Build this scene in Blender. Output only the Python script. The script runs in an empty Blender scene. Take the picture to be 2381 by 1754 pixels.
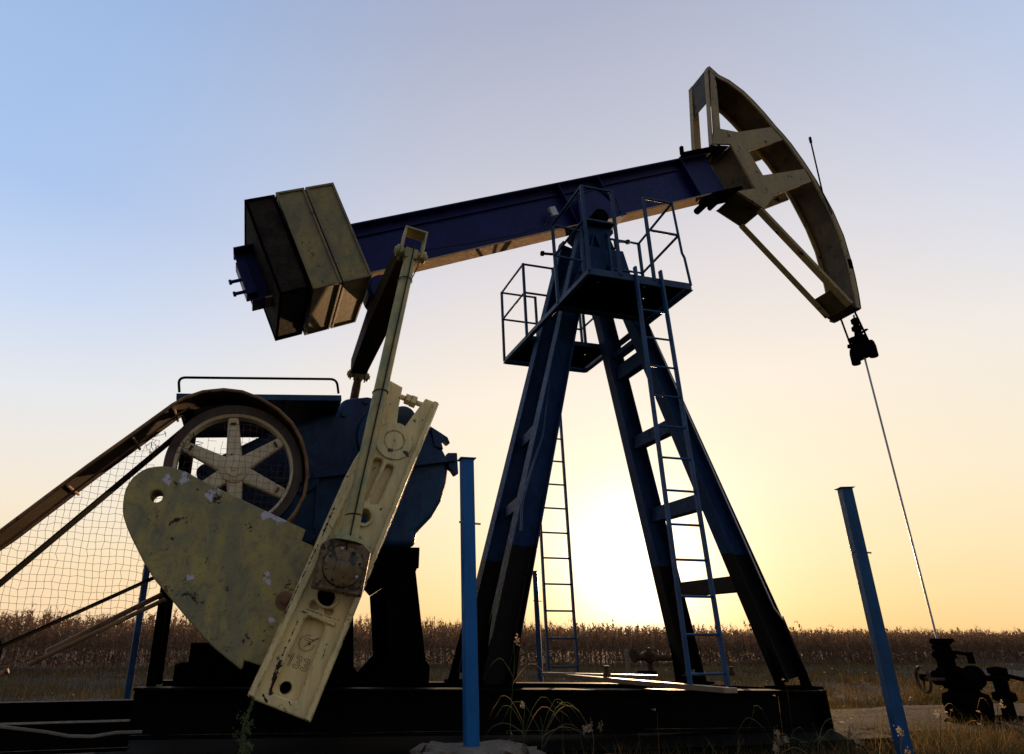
import bpy, bmesh, math, random
import numpy as np
from mathutils import Vector, Matrix
random.seed(7); rng = np.random.default_rng(7)
C = bpy.context.scene.collection
scn = bpy.context.scene
rad = math.radians

# ------------------------------------------------------------------ camera
W, H = 2381.0, 1754.0
YAW, PIT, ROL, FPX, CX, CY = rad(15.335615), rad(20.980777), rad(0.05336), 1506.846, 1013.107, 904.012
GZ = -1.15                                    # ground level, eye level is z = 0
fwd = Vector((math.sin(YAW)*math.cos(PIT), math.cos(YAW)*math.cos(PIT), math.sin(PIT)))
rgt0 = Vector((math.cos(YAW), -math.sin(YAW), 0)); up0 = rgt0.cross(fwd)
rgt = math.cos(ROL)*rgt0 + math.sin(ROL)*up0; upv = -math.sin(ROL)*rgt0 + math.cos(ROL)*up0
cam = bpy.data.cameras.new('camera'); camo = bpy.data.objects.new('camera', cam); C.objects.link(camo)
m = Matrix((rgt, upv, -fwd)).transposed().to_4x4(); camo.matrix_world = m
cam.sensor_width = 36; cam.lens = FPX/W*36
cam.shift_x = (W/2-CX)/W; cam.shift_y = (CY-H/2)/W
cam.clip_start = 0.05; cam.clip_end = 6000
scn.camera = camo

# ------------------------------------------------------------------ light
_sd = rgt*((1478-CX)/FPX) - upv*((1322-CY)/FPX) + fwd      # the sun stands low, behind the rear right leg
SUN_AZ = math.atan2(_sd.x, _sd.y); SUN_EL = math.asin(_sd.normalized().z)
sd = Vector((math.sin(SUN_AZ)*math.cos(SUN_EL), math.cos(SUN_AZ)*math.cos(SUN_EL), math.sin(SUN_EL)))
world = bpy.data.worlds.new('World'); scn.world = world; world.use_nodes = True
nt = world.node_tree; nt.nodes.clear()
def wn(t, **k):
    n_ = nt.nodes.new(t)
    for a, v in k.items(): setattr(n_, a, v)
    return n_
def wm(op, a, b=0.0, c=0.0):
    n_ = wn('ShaderNodeMath', operation=op)
    for i, v in enumerate((a, b, c)):
        if isinstance(v, (int, float)): n_.inputs[i].default_value = v
        else: nt.links.new(v, n_.inputs[i])
    return n_.outputs[0]
def wdot(a, v):
    n_ = wn('ShaderNodeVectorMath', operation='DOT_PRODUCT'); nt.links.new(a, n_.inputs[0]); n_.inputs[1].default_value = v; return n_.outputs['Value']
def s2l(c): return tuple(((x/255+.055)/1.055)**2.4 if x/255 > .04045 else x/255/12.92 for x in c)
def wramp(f, stops):
    r = wn('ShaderNodeValToRGB'); e = r.color_ramp.elements; r.color_ramp.interpolation = 'B_SPLINE' if False else 'LINEAR'
    while len(e) < len(stops): e.new(.5)
    for i, (p, c) in enumerate(stops): e[i].position = (p+0)/90; e[i].color = s2l(c)+(1,)
    nt.links.new(f, r.inputs[0]); return r.outputs[0]
def wmix(f, a, b, mode='MIX'):
    x = wn('ShaderNodeMix', data_type='RGBA', blend_type=mode)
    for s_, v in ((x.inputs[0], f), (x.inputs[6], a), (x.inputs[7], b)):
        if isinstance(v, (int, float)): s_.default_value = v
        elif isinstance(v, tuple): s_.default_value = v+(1,)
        else: nt.links.new(v, s_)
    return x.outputs[2]
tc = wn('ShaderNodeTexCoord'); D_ = wn('ShaderNodeVectorMath', operation='NORMALIZE'); nt.links.new(tc.outputs['Generated'], D_.inputs[0]); D_ = D_.outputs[0]
dz = wdot(D_, (0, 0, 1)); elev = wm('MULTIPLY', wm('ARCSINE', wm('MAXIMUM', dz, 0.0)), 1/(math.pi/2))
hx = wdot(D_, (math.sin(SUN_AZ), math.cos(SUN_AZ), 0)); hy = wdot(D_, (math.cos(SUN_AZ), -math.sin(SUN_AZ), 0))
azd = wm('MULTIPLY', wm('ABSOLUTE', wm('ARCTAN2', hy, hx)), 180/math.pi)
near = wramp(elev, [(0,(255,204,132)),(2.5,(255,219,156)),(6,(255,230,180)),(11,(254,237,202)),(20,(252,238,220)),(30,(228,222,224)),(40,(198,200,214)),(50,(174,180,203)),(70,(142,158,194)),(90,(118,138,180))])
side = wramp(elev, [(0,(252,216,176)),(5,(252,226,188)),(10,(246,233,214)),(18,(228,232,238)),(25,(200,217,244)),(33,(172,198,238)),(42,(163,191,232)),(58,(142,171,216)),(90,(118,138,180))])
back = wramp(elev, [(0,(164,148,138)),(6,(174,160,152)),(14,(166,162,168)),(28,(144,154,176)),(50,(124,141,176)),(90,(114,132,171))])
def mr(v, a, b):
    n_ = wn('ShaderNodeMapRange', interpolation_type='SMOOTHSTEP'); nt.links.new(v, n_.inputs[0]); n_.inputs[1].default_value = a; n_.inputs[2].default_value = b; return n_.outputs[0]
base = wmix(mr(azd, 8, 58), near, side); base = wmix(mr(azd, 58, 150), base, back)
ang = wm('MULTIPLY', wm('ARCCOSINE', wm('MINIMUM', wdot(D_, tuple(sd)), 1.0)), 180/math.pi)
def gauss(sig, k): return wm('MULTIPLY', wm('EXPONENT', wm('MULTIPLY', wm('POWER', wm('DIVIDE', ang, sig), 2.0), -1.0)), k)
base = wmix(1.0, base, wmix(gauss(5.0, 1.3), (0,0,0), (1.0,.92,.72)), 'ADD')
base = wmix(1.0, base, wmix(gauss(11, .30), (0,0,0), (1.0,.80,.66)), 'ADD')
sky = wn('ShaderNodeTexSky'); sky.sky_type = 'NISHITA'; sky.sun_disc = False
sky.sun_elevation = SUN_EL; sky.sun_rotation = SUN_AZ; sky.dust_density = 1.5
ns = wmix(1.0, sky.outputs[0], (.05, .05, .05), 'MULTIPLY')
base = wmix(1.0, base, wmix(1.0, ns, (.06,.06,.06), 'MULTIPLY'), 'ADD')
bg = wn('ShaderNodeBackground'); out = wn('ShaderNodeOutputWorld')
nt.links.new(base, bg.inputs[0]); bg.inputs[1].default_value = 1.0; nt.links.new(bg.outputs[0], out.inputs[0])
sl = bpy.data.lights.new('sun', 'SUN'); slo = bpy.data.objects.new('sun', sl); C.objects.link(slo)
sl.energy = 5.0; sl.angle = rad(0.6); sl.color = (1.0, 0.60, 0.30)
slo.rotation_euler = sd.to_track_quat('Z', 'Y').to_euler()
scn.view_settings.view_transform = 'Standard'; scn.view_settings.look = 'None'
scn.view_settings.exposure = 0.0; scn.view_settings.gamma = 1.0
scn.render.engine = 'CYCLES'

# ------------------------------------------------------------------ helpers
def P(px, py, Y):
    """point of the vertical plane at depth Y that is seen at photo pixel (px, py)"""
    d = rgt*((px-CX)/FPX) - upv*((py-CY)/FPX) + fwd
    return d*(Y/d.y)
def PZ(px, py, z):
    d = rgt*((px-CX)/FPX) - upv*((py-CY)/FPX) + fwd
    return d*(z/d.z)
def poly(pts, Y): return [(P(a, b, Y).x, P(a, b, Y).z) for a, b in pts]
def V(*a): return Vector(a)

class MB:
    def __init__(s): s.v = []; s.f = []
    def add(s, vs, fs):
        o = len(s.v); s.v += [tuple(v) for v in vs]; s.f += [tuple(i+o for i in f) for f in fs]; return s
    def hexa(s, b, t):
        n = len(b); return s.add(list(b)+list(t), [tuple(range(n))[::-1], tuple(range(n, 2*n))]+[(i, (i+1) % n, n+(i+1) % n, n+i) for i in range(n)])
    def box(s, x0, x1, y0, y1, z0, z1):
        return s.hexa([(x0,y0,z0),(x1,y0,z0),(x1,y1,z0),(x0,y1,z0)], [(x0,y0,z1),(x1,y0,z1),(x1,y1,z1),(x0,y1,z1)])
    def beam(s, p, q, w, h, side=(0,1,0), w2=None, h2=None):
        """bar from p to q; w measured along `side`, h across"""
        p = Vector(p); q = Vector(q); d = (q-p).normalized(); a = Vector(side); a = (a-d*a.dot(d)).normalized(); b = d.cross(a)
        w2 = w if w2 is None else w2; h2 = h if h2 is None else h2
        f = lambda c, w, h: [c-a*w/2-b*h/2, c+a*w/2-b*h/2, c+a*w/2+b*h/2, c-a*w/2+b*h/2]
        return s.hexa(f(p, w, h), f(q, w2, h2))
    def tube(s, pts, r, n=8, closed=False):
        pts = [Vector(p) for p in pts]; k = len(pts); rs = r if isinstance(r, (list, tuple)) else [r]*k
        ref = None; vs = []; fs = []
        for i, p in enumerate(pts):
            if closed: d = (pts[(i+1) % k]-pts[i-1]).normalized()
            else: d = (pts[min(i+1, k-1)]-pts[max(i-1, 0)]).normalized()
            if ref is None: ref = Vector((0,0,1)) if abs(d.z) < .9 else Vector((0,1,0))
            a = (ref-d*ref.dot(d)).normalized(); b = d.cross(a); ref = a
            vs += [p+(a*math.cos(2*math.pi*j/n)+b*math.sin(2*math.pi*j/n))*rs[i] for j in range(n)]
        for i in range(k if closed else k-1):
            i2 = (i+1) % k
            fs += [(i*n+j, i*n+(j+1) % n, i2*n+(j+1) % n, i2*n+j) for j in range(n)]
        if not closed: fs += [tuple(range(n))[::-1], tuple((k-1)*n+j for j in range(n))]
        return s.add(vs, fs)
    def lathe(s, c, axis, prof, n=32):
        """prof: list of (radius, distance along axis)"""
        c = Vector(c); d = Vector(axis).normalized(); ref = Vector((0,0,1)) if abs(d.z) < .9 else Vector((1,0,0))
        a = (ref-d*ref.dot(d)).normalized(); b = d.cross(a); vs = []; fs = []; k = len(prof)
        for r, t in prof: vs += [c+d*t+(a*math.cos(2*math.pi*j/n)+b*math.sin(2*math.pi*j/n))*max(r, 1e-4) for j in range(n)]
        for i in range(k-1): fs += [(i*n+j, i*n+(j+1) % n, (i+1)*n+(j+1) % n, (i+1)*n+j) for j in range(n)]
        fs += [tuple(range(n))[::-1], tuple((k-1)*n+j for j in range(n))]
        return s.add(vs, fs)
    def prism(s, pl, y0, y1): return s.hexa([(x, y0, z) for x, z in pl], [(x, y1, z) for x, z in pl])
    def ibeam(s, p, q, Hh, Wd, tf, tw, up=(0,0,1), side=(0,1,0)):
        p = Vector(p); q = Vector(q); d = (q-p).normalized(); a = Vector(side); a = (a-d*a.dot(d)).normalized(); u = a.cross(d)
        if u.z < 0: u = -u
        for k in (-1, 1): s.beam(p+u*k*(Hh/2-tf/2), q+u*k*(Hh/2-tf/2), Wd, tf, side)
        s.beam(p, q, tw, Hh-2*tf-.004, side); return s

def link(name, me, mat, parent=None, bevel=0, smooth=False):
    o = bpy.data.objects.new(name, me); C.objects.link(o)
    if mat: me.materials.append(mat)
    if parent is not None: setpar(o, parent)
    if bevel:
        b = o.modifiers.new('bevel', 'BEVEL'); b.width = bevel; b.segments = 2; b.limit_method = 'ANGLE'; b.angle_limit = rad(40); b.harden_normals = False
    if smooth:
        for p in me.polygons: p.use_smooth = True
    return o
def wloc(o):
    l = Vector(o.location)
    while o.parent: o = o.parent; l += Vector(o.location)
    return l
def setpar(o, parent):
    o.parent = parent; o.location = Vector(o.location)-wloc(parent)
def obj(name, mb, mat, parent=None, bevel=0, smooth=False, fix=True):
    me = bpy.data.meshes.new(name); me.from_pydata(mb.v, [], mb.f)
    bm = bmesh.new(); bm.from_mesh(me); bmesh.ops.recalc_face_normals(bm, faces=bm.faces); bm.to_mesh(me); bm.free()
    if smooth:
        for p in me.polygons: p.use_smooth = True
        try: me.set_sharp_from_angle(angle=rad(38))
        except Exception: pass
    return link(name, me, mat, parent, bevel)
def thing(name, loc, label, cat, group=None):
    o = bpy.data.objects.new(name, None); C.objects.link(o); o.location = loc; o.empty_display_size = .1
    o['label'] = label; o['category'] = cat
    if group: o['group'] = group
    return o
def tag(o, label, cat, group=None, kind=None):
    o['label'] = label; o['category'] = cat
    if group: o['group'] = group
    if kind: o['kind'] = kind
    return o
def circ(cx, cz, r, n=28): return [(cx+r*math.cos(2*math.pi*i/n), cz+r*math.sin(2*math.pi*i/n)) for i in range(n)]
def rounded(pts, r, n=4):
    """round the corners of a closed 2D outline"""
    o = []; k = len(pts)
    for i in range(k):
        p = Vector(pts[i]); a = Vector(pts[i-1])-p; b = Vector(pts[(i+1) % k])-p
        rr = min(r, a.length*.45, b.length*.45); p0 = p+a.normalized()*rr; p1 = p+b.normalized()*rr
        for j in range(n+1):
            t = j/n; q = p0*(1-t)**2+p*2*t*(1-t)+p1*t*t; o.append((q.x, q.y))
    return o
def plate(name, outer, holes, y0, y1, mat, parent=None, bev=0.006):
    """flat plate with real holes in the XZ plane between depths y0 and y1, edges rounded"""
    cu = bpy.data.curves.new(name, 'CURVE'); cu.dimensions = '2D'; cu.fill_mode = 'BOTH'
    th = y1-y0; bev = min(bev, th*.45); cu.extrude = th/2-bev; cu.bevel_depth = bev; cu.bevel_resolution = 1; cu.offset = -bev
    for pl in [outer]+list(holes):
        sp = cu.splines.new('POLY'); sp.points.add(len(pl)-1); sp.use_cyclic_u = True
        for i, (x, z) in enumerate(pl): sp.points[i].co = (x, z, 0, 1)
    o = bpy.data.objects.new(name, cu); C.objects.link(o)
    dg = bpy.context.evaluated_depsgraph_get(); me = bpy.data.meshes.new_from_object(o.evaluated_get(dg))
    bpy.data.objects.remove(o); bpy.data.curves.remove(cu)
    me.transform(Matrix.Translation((0, (y0+y1)/2, 0)) @ Matrix.Rotation(rad(90), 4, 'X')); me.name = name
    me.materials.clear()
    return link(name, me, mat, parent)

# ------------------------------------------------------------------ materials
def newmat(name):
    mt = bpy.data.materials.new(name); mt.use_nodes = True; n = mt.node_tree; n.nodes.clear()
    o = n.nodes.new('ShaderNodeOutputMaterial'); b = n.nodes.new('ShaderNodeBsdfPrincipled'); n.links.new(b.outputs[0], o.inputs[0])
    return mt, n, b, o
def noise(n, co, scale, detail=5, rough=.55, dist=0):
    t = n.nodes.new('ShaderNodeTexNoise'); t.inputs['Scale'].default_value = scale; t.inputs['Detail'].default_value = detail
    t.inputs['Roughness'].default_value = rough; t.inputs['Distortion'].default_value = dist; n.links.new(co, t.inputs['Vector']); return t.outputs['Fac']
def ramp(n, fac, stops, interp='LINEAR'):
    r = n.nodes.new('ShaderNodeValToRGB'); r.color_ramp.interpolation = interp
    e = r.color_ramp.elements
    while len(e) < len(stops): e.new(.5)
    for i, (p, c) in enumerate(stops):
        e[i].position = p; e[i].color = (c if isinstance(c, tuple) else (c, c, c))+(1,)
    n.links.new(fac, r.inputs[0]); return r.outputs[0]
def mix(n, fac, a, b, mode='MIX'):
    x = n.nodes.new('ShaderNodeMix'); x.data_type = 'RGBA'; x.blend_type = mode
    for s, v in ((x.inputs[0], fac), (x.inputs[6], a), (x.inputs[7], b)):
        if isinstance(v, (float, int)): s.default_value = v
        elif isinstance(v, tuple): s.default_value = v+(1,)
        else: n.links.new(v, s)
    return x.outputs[2]
def coords(n, mapping=None):
    g = n.nodes.new('ShaderNodeNewGeometry'); co = g.outputs['Position']
    if mapping:
        mp = n.nodes.new('ShaderNodeMapping'); n.links.new(co, mp.inputs[0]); mp.inputs['Scale'].default_value = mapping; co = mp.outputs[0]
    return co
def bump(n, b, h, strength=.3, dist=.01):
    bp = n.nodes.new('ShaderNodeBump'); bp.inputs['Strength'].default_value = strength; bp.inputs['Distance'].default_value = dist
    n.links.new(h, bp.inputs['Height']); n.links.new(bp.outputs[0], b.inputs['Normal'])
def paint(name, c1, c2, chip=(.03,.015,.008), chips=.66, rough=.45, scale=3.0, chipscale=9, streak=.5, blackz=None, spec=.5, bstr=.25, edge=0, grease=None):
    """weathered paint: two tones, grime streaks, chips down to rust"""
    mt, n, b, o = newmat(name); co = coords(n)
    col = mix(n, ramp(n, noise(n, co, scale, 6, .6, .6), [(.38, 0.), (.62, 1.)]), c1, c2)
    co2 = coords(n, (9, 9, 1.5))
    col = mix(n, ramp(n, noise(n, co2, 2.0, 5), [(.45, 0.), (.75, streak)]), col, tuple(x*.45 for x in c1))
    if blackz is not None:
        sp = n.nodes.new('ShaderNodeSeparateXYZ'); n.links.new(co, sp.inputs[0])
        ma = n.nodes.new('ShaderNodeMath'); ma.operation = 'MULTIPLY_ADD'; n.links.new(noise(n, co, 6, 3), ma.inputs[0]); ma.inputs[1].default_value = .07; n.links.new(sp.outputs[2], ma.inputs[2])
        lt = n.nodes.new('ShaderNodeMath'); lt.operation = 'LESS_THAN'; n.links.new(ma.outputs[0], lt.inputs[0]); lt.inputs[1].default_value = blackz
        col = mix(n, lt.outputs[0], col, (.006, .005, .005))
    ch = ramp(n, noise(n, co, chipscale, 8, .62, .3), [(chips, 0.), (chips+.03, 1.)])
    col = mix(n, ch, col, mix(n, noise(n, co, 60, 3), chip, tuple(min(1, x*3.0) for x in chip)))
    if edge:      # paint knocked off along the edges
        bv = n.nodes.new('ShaderNodeBevel'); bv.samples = 4; bv.inputs[0].default_value = edge
        ge = n.nodes.new('ShaderNodeNewGeometry'); dt = n.nodes.new('ShaderNodeVectorMath'); dt.operation = 'DOT_PRODUCT'
        n.links.new(bv.outputs[0], dt.inputs[0]); n.links.new(ge.outputs['Normal'], dt.inputs[1])
        m1 = n.nodes.new('ShaderNodeMath'); m1.operation = 'SUBTRACT'; m1.inputs[0].default_value = 1; n.links.new(dt.outputs['Value'], m1.inputs[1])
        m2 = n.nodes.new('ShaderNodeMath'); m2.operation = 'MULTIPLY'; n.links.new(m1.outputs[0], m2.inputs[0]); n.links.new(ramp(n, noise(n, co, 16, 6, .7), [(.46, 0.), (.56, 6.)]), m2.inputs[1])
        m2.use_clamp = True; col = mix(n, m2.outputs[0], col, chip)
    for (A_, B_, gr, nz, cover, sc_) in grease or []:      # stains and peeled streaks: (from, to, radius, ragged, strength, colour)
        A_ = Vector(A_); AB = Vector(B_)-A_
        def vm(op, x, y):
            q = n.nodes.new('ShaderNodeVectorMath'); q.operation = op
            for i_, v_ in ((0, x), (1, y)):
                if v_ is None: continue
                if isinstance(v_, (tuple, Vector)): q.inputs[i_].default_value = tuple(v_)
                else: n.links.new(v_, q.inputs[i_])
            return q
        def mm(op, x, y, z=0, cl=False):
            q = n.nodes.new('ShaderNodeMath'); q.operation = op; q.use_clamp = cl
            for i_, v_ in ((0, x), (1, y), (2, z)):
                if isinstance(v_, (int, float)): q.inputs[i_].default_value = v_
                else: n.links.new(v_, q.inputs[i_])
            return q.outputs[0]
        rel = vm('SUBTRACT', co, A_).outputs[0]
        t_ = mm('MULTIPLY', vm('DOT_PRODUCT', rel, AB).outputs['Value'], 1/max(AB.length_squared, 1e-6), 0, True)
        sc = n.nodes.new('ShaderNodeVectorMath'); sc.operation = 'SCALE'; sc.inputs[0].default_value = tuple(AB); n.links.new(t_, sc.inputs['Scale'])
        d_ = vm('DISTANCE', rel, sc.outputs[0]).outputs['Value']
        if 'stn' not in locals(): stn = {}
        if nz not in stn: stn[nz] = noise(n, co, nz, 8, .7)
        f_ = mm('MULTIPLY_ADD', stn[nz], -gr*6, mm('ADD', d_, gr*(3.0-cover)))
        col = mix(n, ramp(n, f_, [(0, 1.), (max(.0015, gr*.10), 0.)]), col, sc_)
    n.links.new(col, b.inputs['Base Color'])
    rr = ramp(n, noise(n, co, 25, 4), [(.3, rough-.12), (.7, rough+.15)]); n.links.new(rr, b.inputs['Roughness'])
    b.inputs['Specular IOR Level'].default_value = spec
    bump(n, b, noise(n, co, 45, 5, .6), bstr, .006)
    return mt
def leafmat(name, c1, c2, trans=.45, scale=.8):
    mt = bpy.data.materials.new(name); mt.use_nodes = True; n = mt.node_tree; n.nodes.clear()
    o = n.nodes.new('ShaderNodeOutputMaterial'); d = n.nodes.new('ShaderNodeBsdfDiffuse'); t = n.nodes.new('ShaderNodeBsdfTranslucent'); x = n.nodes.new('ShaderNodeMixShader')
    col = mix(n, ramp(n, noise(n, coords(n), scale, 6, .7), [(.35, 0.), (.65, 1.)]), c1, c2)
    n.links.new(col, d.inputs[0]); n.links.new(col, t.inputs[0]); x.inputs[0].default_value = trans
    n.links.new(d.outputs[0], x.inputs[1]); n.links.new(t.outputs[0], x.inputs[2]); n.links.new(x.outputs[0], o.inputs[0]); return mt

NAVY = (.010, .028, .13)
M = {}
M['navy'] = paint('navy paint', (.002,.0035,.058), (.003,.006,.082), chips=.74, spec=.18)
M['leg'] = paint('blue paint over black foot', (.007,.024,.070), (.012,.040,.100), chips=.72, blackz=.92, spec=.07, rough=.55)
M['teal'] = paint('blue rail paint', (.006,.026,.065), (.012,.045,.095), chips=.70, spec=.2)
M['gear'] = paint('dark blue gearbox paint', (.0025,.016,.055), (.008,.045,.10), chips=.66, scale=1.6, spec=.2)
M['post'] = paint('bright blue post paint', (.004,.10,.28), (.006,.11,.31), chips=.68, streak=.45, spec=.2, edge=.012)
M['post_d'] = paint('dull blue post paint', (.006,.055,.13), (.010,.07,.17), chips=.66, streak=.5, spec=.2, edge=.012)
M['ladder'] = paint('light blue ladder paint', (.008,.045,.125), (.014,.07,.17), chips=.68, spec=.2)
M['black'] = paint('black oily steel', (.0025,.0022,.002), (.004,.0035,.003), chip=(.008,.005,.003), chips=.72, rough=.8, spec=0)
_bk, _br = (.010,.006,.004), (.07,.032,.014)
def _c4(x, y): return tuple(P(250+x/2.898, 1150+y/2.898, 5.62))
_ST = [(_c4(*a_), _c4(*b_), r_, nz_, cv_, cl_) for a_, b_, r_, nz_, cv_, cl_ in (
 ((1560,470),(1590,480),.24,6,.2,_br), ((1545,470),(1600,490),.17,9,.3,(.03,.017,.008)),
 ((1098,1335),(1165,1110),.020,26,.75,_bk), ((1172,1090),(1235,965),.011,30,.15,_bk), ((1240,950),(1290,830),.010,34,.1,_br),
 ((960,1365),(1045,1150),.028,24,.3,_br), ((1050,1140),(1190,830),.012,30,.15,_bk), ((1190,830),(1420,340),.014,26,.2,_bk), ((1440,300),(1530,80),.016,22,.3,_bk),
 ((1850,350),(1800,470),.022,20,.4,_bk), ((1770,560),(1600,920),.013,26,.05,_br), ((1600,960),(1560,1020),.016,24,.3,_bk), ((1415,595),(1700,650),.020,18,.6,_bk), ((1690,650),(1740,590),.030,20,.4,_bk),
 ((1050,1355),(1075,1395),.010,40,.7,_bk), ((1190,1440),(1200,1465),.012,40,.3,_bk), ((1225,1400),(1235,1420),.010,40,.3,_bk),
 ((1310,790),(1350,800),.012,36,.2,_br), ((1330,770),(1560,850),.006,40,.1,_br), ((1480,1000),(1440,1130),.012,44,-.1,_br), ((1560,1050),(1420,1500),.022,34,-.25,(.30,.24,.15)))]
_ST += [(tuple(P(938,1046,5.6)), tuple(P(950,1060,5.6)), .035, 14, .4, (.05,.03,.015))]
_g = P(795, 1319, 5.6); _g2 = P(944, 1052, 5.6); _g3 = P(730, 1300, 5.6)
M['cream'] = paint('cream paint', (.80,.62,.27), (.66,.56,.28), chip=(.018,.008,.005), chips=.635, chipscale=13, scale=2.2, streak=.45, spec=.25, edge=.022, grease=_ST)
M['wheel'] = paint('dull cream wheel paint', (.66,.54,.33), (.56,.46,.29), chips=.66, spec=.2)
M['skid'] = paint('black skid steel', (.0015,.0013,.0012), (.003,.0025,.002), chip=(.008,.005,.003), chips=.70, rough=.55, spec=.03)
M['dark_in'] = paint('dark brown metal and painted shade', (.045,.028,.013), (.025,.016,.008), chips=.6, spec=.05, rough=.8)  # shade of unlit parts put into the colour; also the dark brown pipe
M['cream_d'] = paint('greasy cream and lettering shade', (.22,.14,.06), (.09,.055,.025), chip=(.008,.005,.003), chips=.52, chipscale=22, scale=9, streak=.8, spec=.3, edge=.02)
M['horse'] = paint('ochre paint', (.31,.22,.075), (.24,.175,.07), chip=(.012,.006,.004), chips=.62, chipscale=8, spec=.15, edge=.016)
M['horse_shade'] = paint('ochre darkened for inner shade', (.085,.060,.026), (.045,.033,.016), chip=(.012,.006,.004), chips=.6, chipscale=6, spec=.1)  # ochre darkened to put the head's inner shade into the paint
M['tube'] = paint('worn tan tube', (.28,.16,.07), (.14,.07,.03), chips=.6, spec=.15)
M['tan'] = paint('tan flange paint', (.46,.29,.15), (.36,.23,.13), chips=.66, spec=.05, rough=.8, bstr=.04)  # low sun on the beam's underside put into the flange colour
M['pit'] = paint('olive tan paint', (.46,.36,.14), (.24,.27,.13), chip=(.04,.02,.012), chips=.66, scale=6, spec=.25)
M['rust'] = paint('rusty brown steel', (.13,.055,.022), (.07,.034,.018), chip=(.02,.01,.006), chips=.5, rough=.65, spec=.2)
M['rubber'] = paint('black rubber', (.003,.003,.0025), (.005,.004,.004), chips=.95, rough=.8, spec=.03)
M['rim'] = paint('dark worn sheave rim', (.045,.028,.018), (.09,.065,.045), chips=.6, spec=.2)
M['plastic'] = paint('black cable', (.004,.004,.004), (.006,.006,.006), chips=.95, spec=.2)
M['galv'] = paint('galvanised metal', (.45,.44,.42), (.3,.3,.3), chips=.75, rough=.35)

def olive(name, dirt, extra=0.0, spots=()):
    mt, n, b, o = newmat(name); co = coords(n)
    def shift(v):
        q = n.nodes.new('ShaderNodeMapping'); n.links.new(co, q.inputs[0]); q.inputs['Location'].default_value = v; return q.outputs[0]
    sm_ = n.nodes.new('ShaderNodeMapping'); n.links.new(co, sm_.inputs[0]); sm_.inputs['Rotation'].default_value = (0, .7, 0); sm_.inputs['Scale'].default_value = (1, 1, .45)
    col = mix(n, ramp(n, noise(n, sm_.outputs[0], 5.5, 9, .66, .5), [(.42, 0.), (.60, 1.)]), (.38,.305,.095), (.235,.215,.105))
    col = mix(n, ramp(n, noise(n, shift((5,1,2)), 6.5, 8, .7, .7), [(.52, 0.), (.74, .6)]), col, (.095,.11,.10))
    col = mix(n, ramp(n, noise(n, shift((1,7,4)), 11, 10, .78, .4), [(.50, 0.), (.70, .7)]), col, (.12,.095,.07))
    col = mix(n, ramp(n, noise(n, shift((3.1,.7,1.9)), 8.5, 10, .78, .3), [(.595, 0.), (.62, 1.)]), col, (.008,.006,.005))
    col = mix(n, ramp(n, noise(n, shift((6.1,2.7,1.1)), 26, 8, .75, .3), [(.63, 0.), (.66, .8)]), col, (.015,.010,.007))
    for (x_, y_, z_, r_) in spots:
        ds = n.nodes.new('ShaderNodeVectorMath'); ds.operation = 'DISTANCE'; n.links.new(co, ds.inputs[0]); ds.inputs[1].default_value = (x_, y_, z_)
        m_ = n.nodes.new('ShaderNodeMath'); m_.operation = 'MULTIPLY_ADD'; n.links.new(noise(n, shift((9,4,6)), 14, 9, .7), m_.inputs[0]); m_.inputs[1].default_value = -r_*4.2; n.links.new(ds.outputs['Value'], m_.inputs[2])
        m3 = n.nodes.new('ShaderNodeMath'); m3.operation = 'ADD'; n.links.new(m_.outputs[0], m3.inputs[0]); m3.inputs[1].default_value = r_*1.5
        col = mix(n, ramp(n, m3.outputs[0], [(0, 1.), (.006, 0.)]), col, (.50,.47,.52))
    bv = n.nodes.new('ShaderNodeBevel'); bv.samples = 4; bv.inputs[0].default_value = .03
    ge = n.nodes.new('ShaderNodeNewGeometry'); dt = n.nodes.new('ShaderNodeVectorMath'); dt.operation = 'DOT_PRODUCT'; n.links.new(bv.outputs[0], dt.inputs[0]); n.links.new(ge.outputs['Normal'], dt.inputs[1])
    m1 = n.nodes.new('ShaderNodeMath'); m1.operation = 'SUBTRACT'; m1.inputs[0].default_value = 1; n.links.new(dt.outputs['Value'], m1.inputs[1])
    m2 = n.nodes.new('ShaderNodeMath'); m2.operation = 'MULTIPLY'; m2.use_clamp = True; n.links.new(m1.outputs[0], m2.inputs[0]); n.links.new(ramp(n, noise(n, co, 12, 6, .7), [(.36, 0.), (.52, 6.)]), m2.inputs[1])
    col = mix(n, m2.outputs[0], col, (.12,.095,.07))
    col = mix(n, dirt, col, (.055,.042,.03))
    n.links.new(col, b.inputs['Base Color']); b.inputs['Roughness'].default_value = .6; b.inputs['Specular IOR Level'].default_value = .25
    bump(n, b, noise(n, co, 30, 7, .65), .35, .01); return mt
M['olive'] = olive('patched olive paint', .05, 1.0, [tuple(P(a_, b_, 5.70))+(r_,) for a_, b_, r_ in ((625,1190,.085),(655,1208,.07),(492,1148,.07),(430,1112,.06),(385,1118,.05),(622,1335,.03),(625,1352,.042),(632,1443,.03),(440,1345,.035))])
M['cover'] = paint('greasy yellow cover', (.20,.145,.05), (.10,.065,.03), chip=(.010,.007,.004), chips=.57, chipscale=14, scale=10, streak=.5, spec=.3)
M['olive_w'] = olive('weathered olive paint', .34)
def concrete(name, c1, c2, spots=.5):
    mt, n, b, o = newmat(name); co = coords(n)
    col = mix(n, ramp(n, noise(n, co, 6, 8, .7), [(.3, 0.), (.7, 1.)]), c1, c2)
    col = mix(n, ramp(n, noise(n, co, 40, 6, .7), [(.5, 0.), (.75, spots)]), col, tuple(x*.3 for x in c1))
    n.links.new(col, b.inputs['Base Color']); b.inputs['Roughness'].default_value = .9; b.inputs['Specular IOR Level'].default_value = .06
    bump(n, b, noise(n, co, 22, 10, .7), .9, .03); return mt
M['dirtyblock'] = concrete('dirty rough concrete', (.012,.010,.008), (.05,.04,.03), .8)
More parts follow.
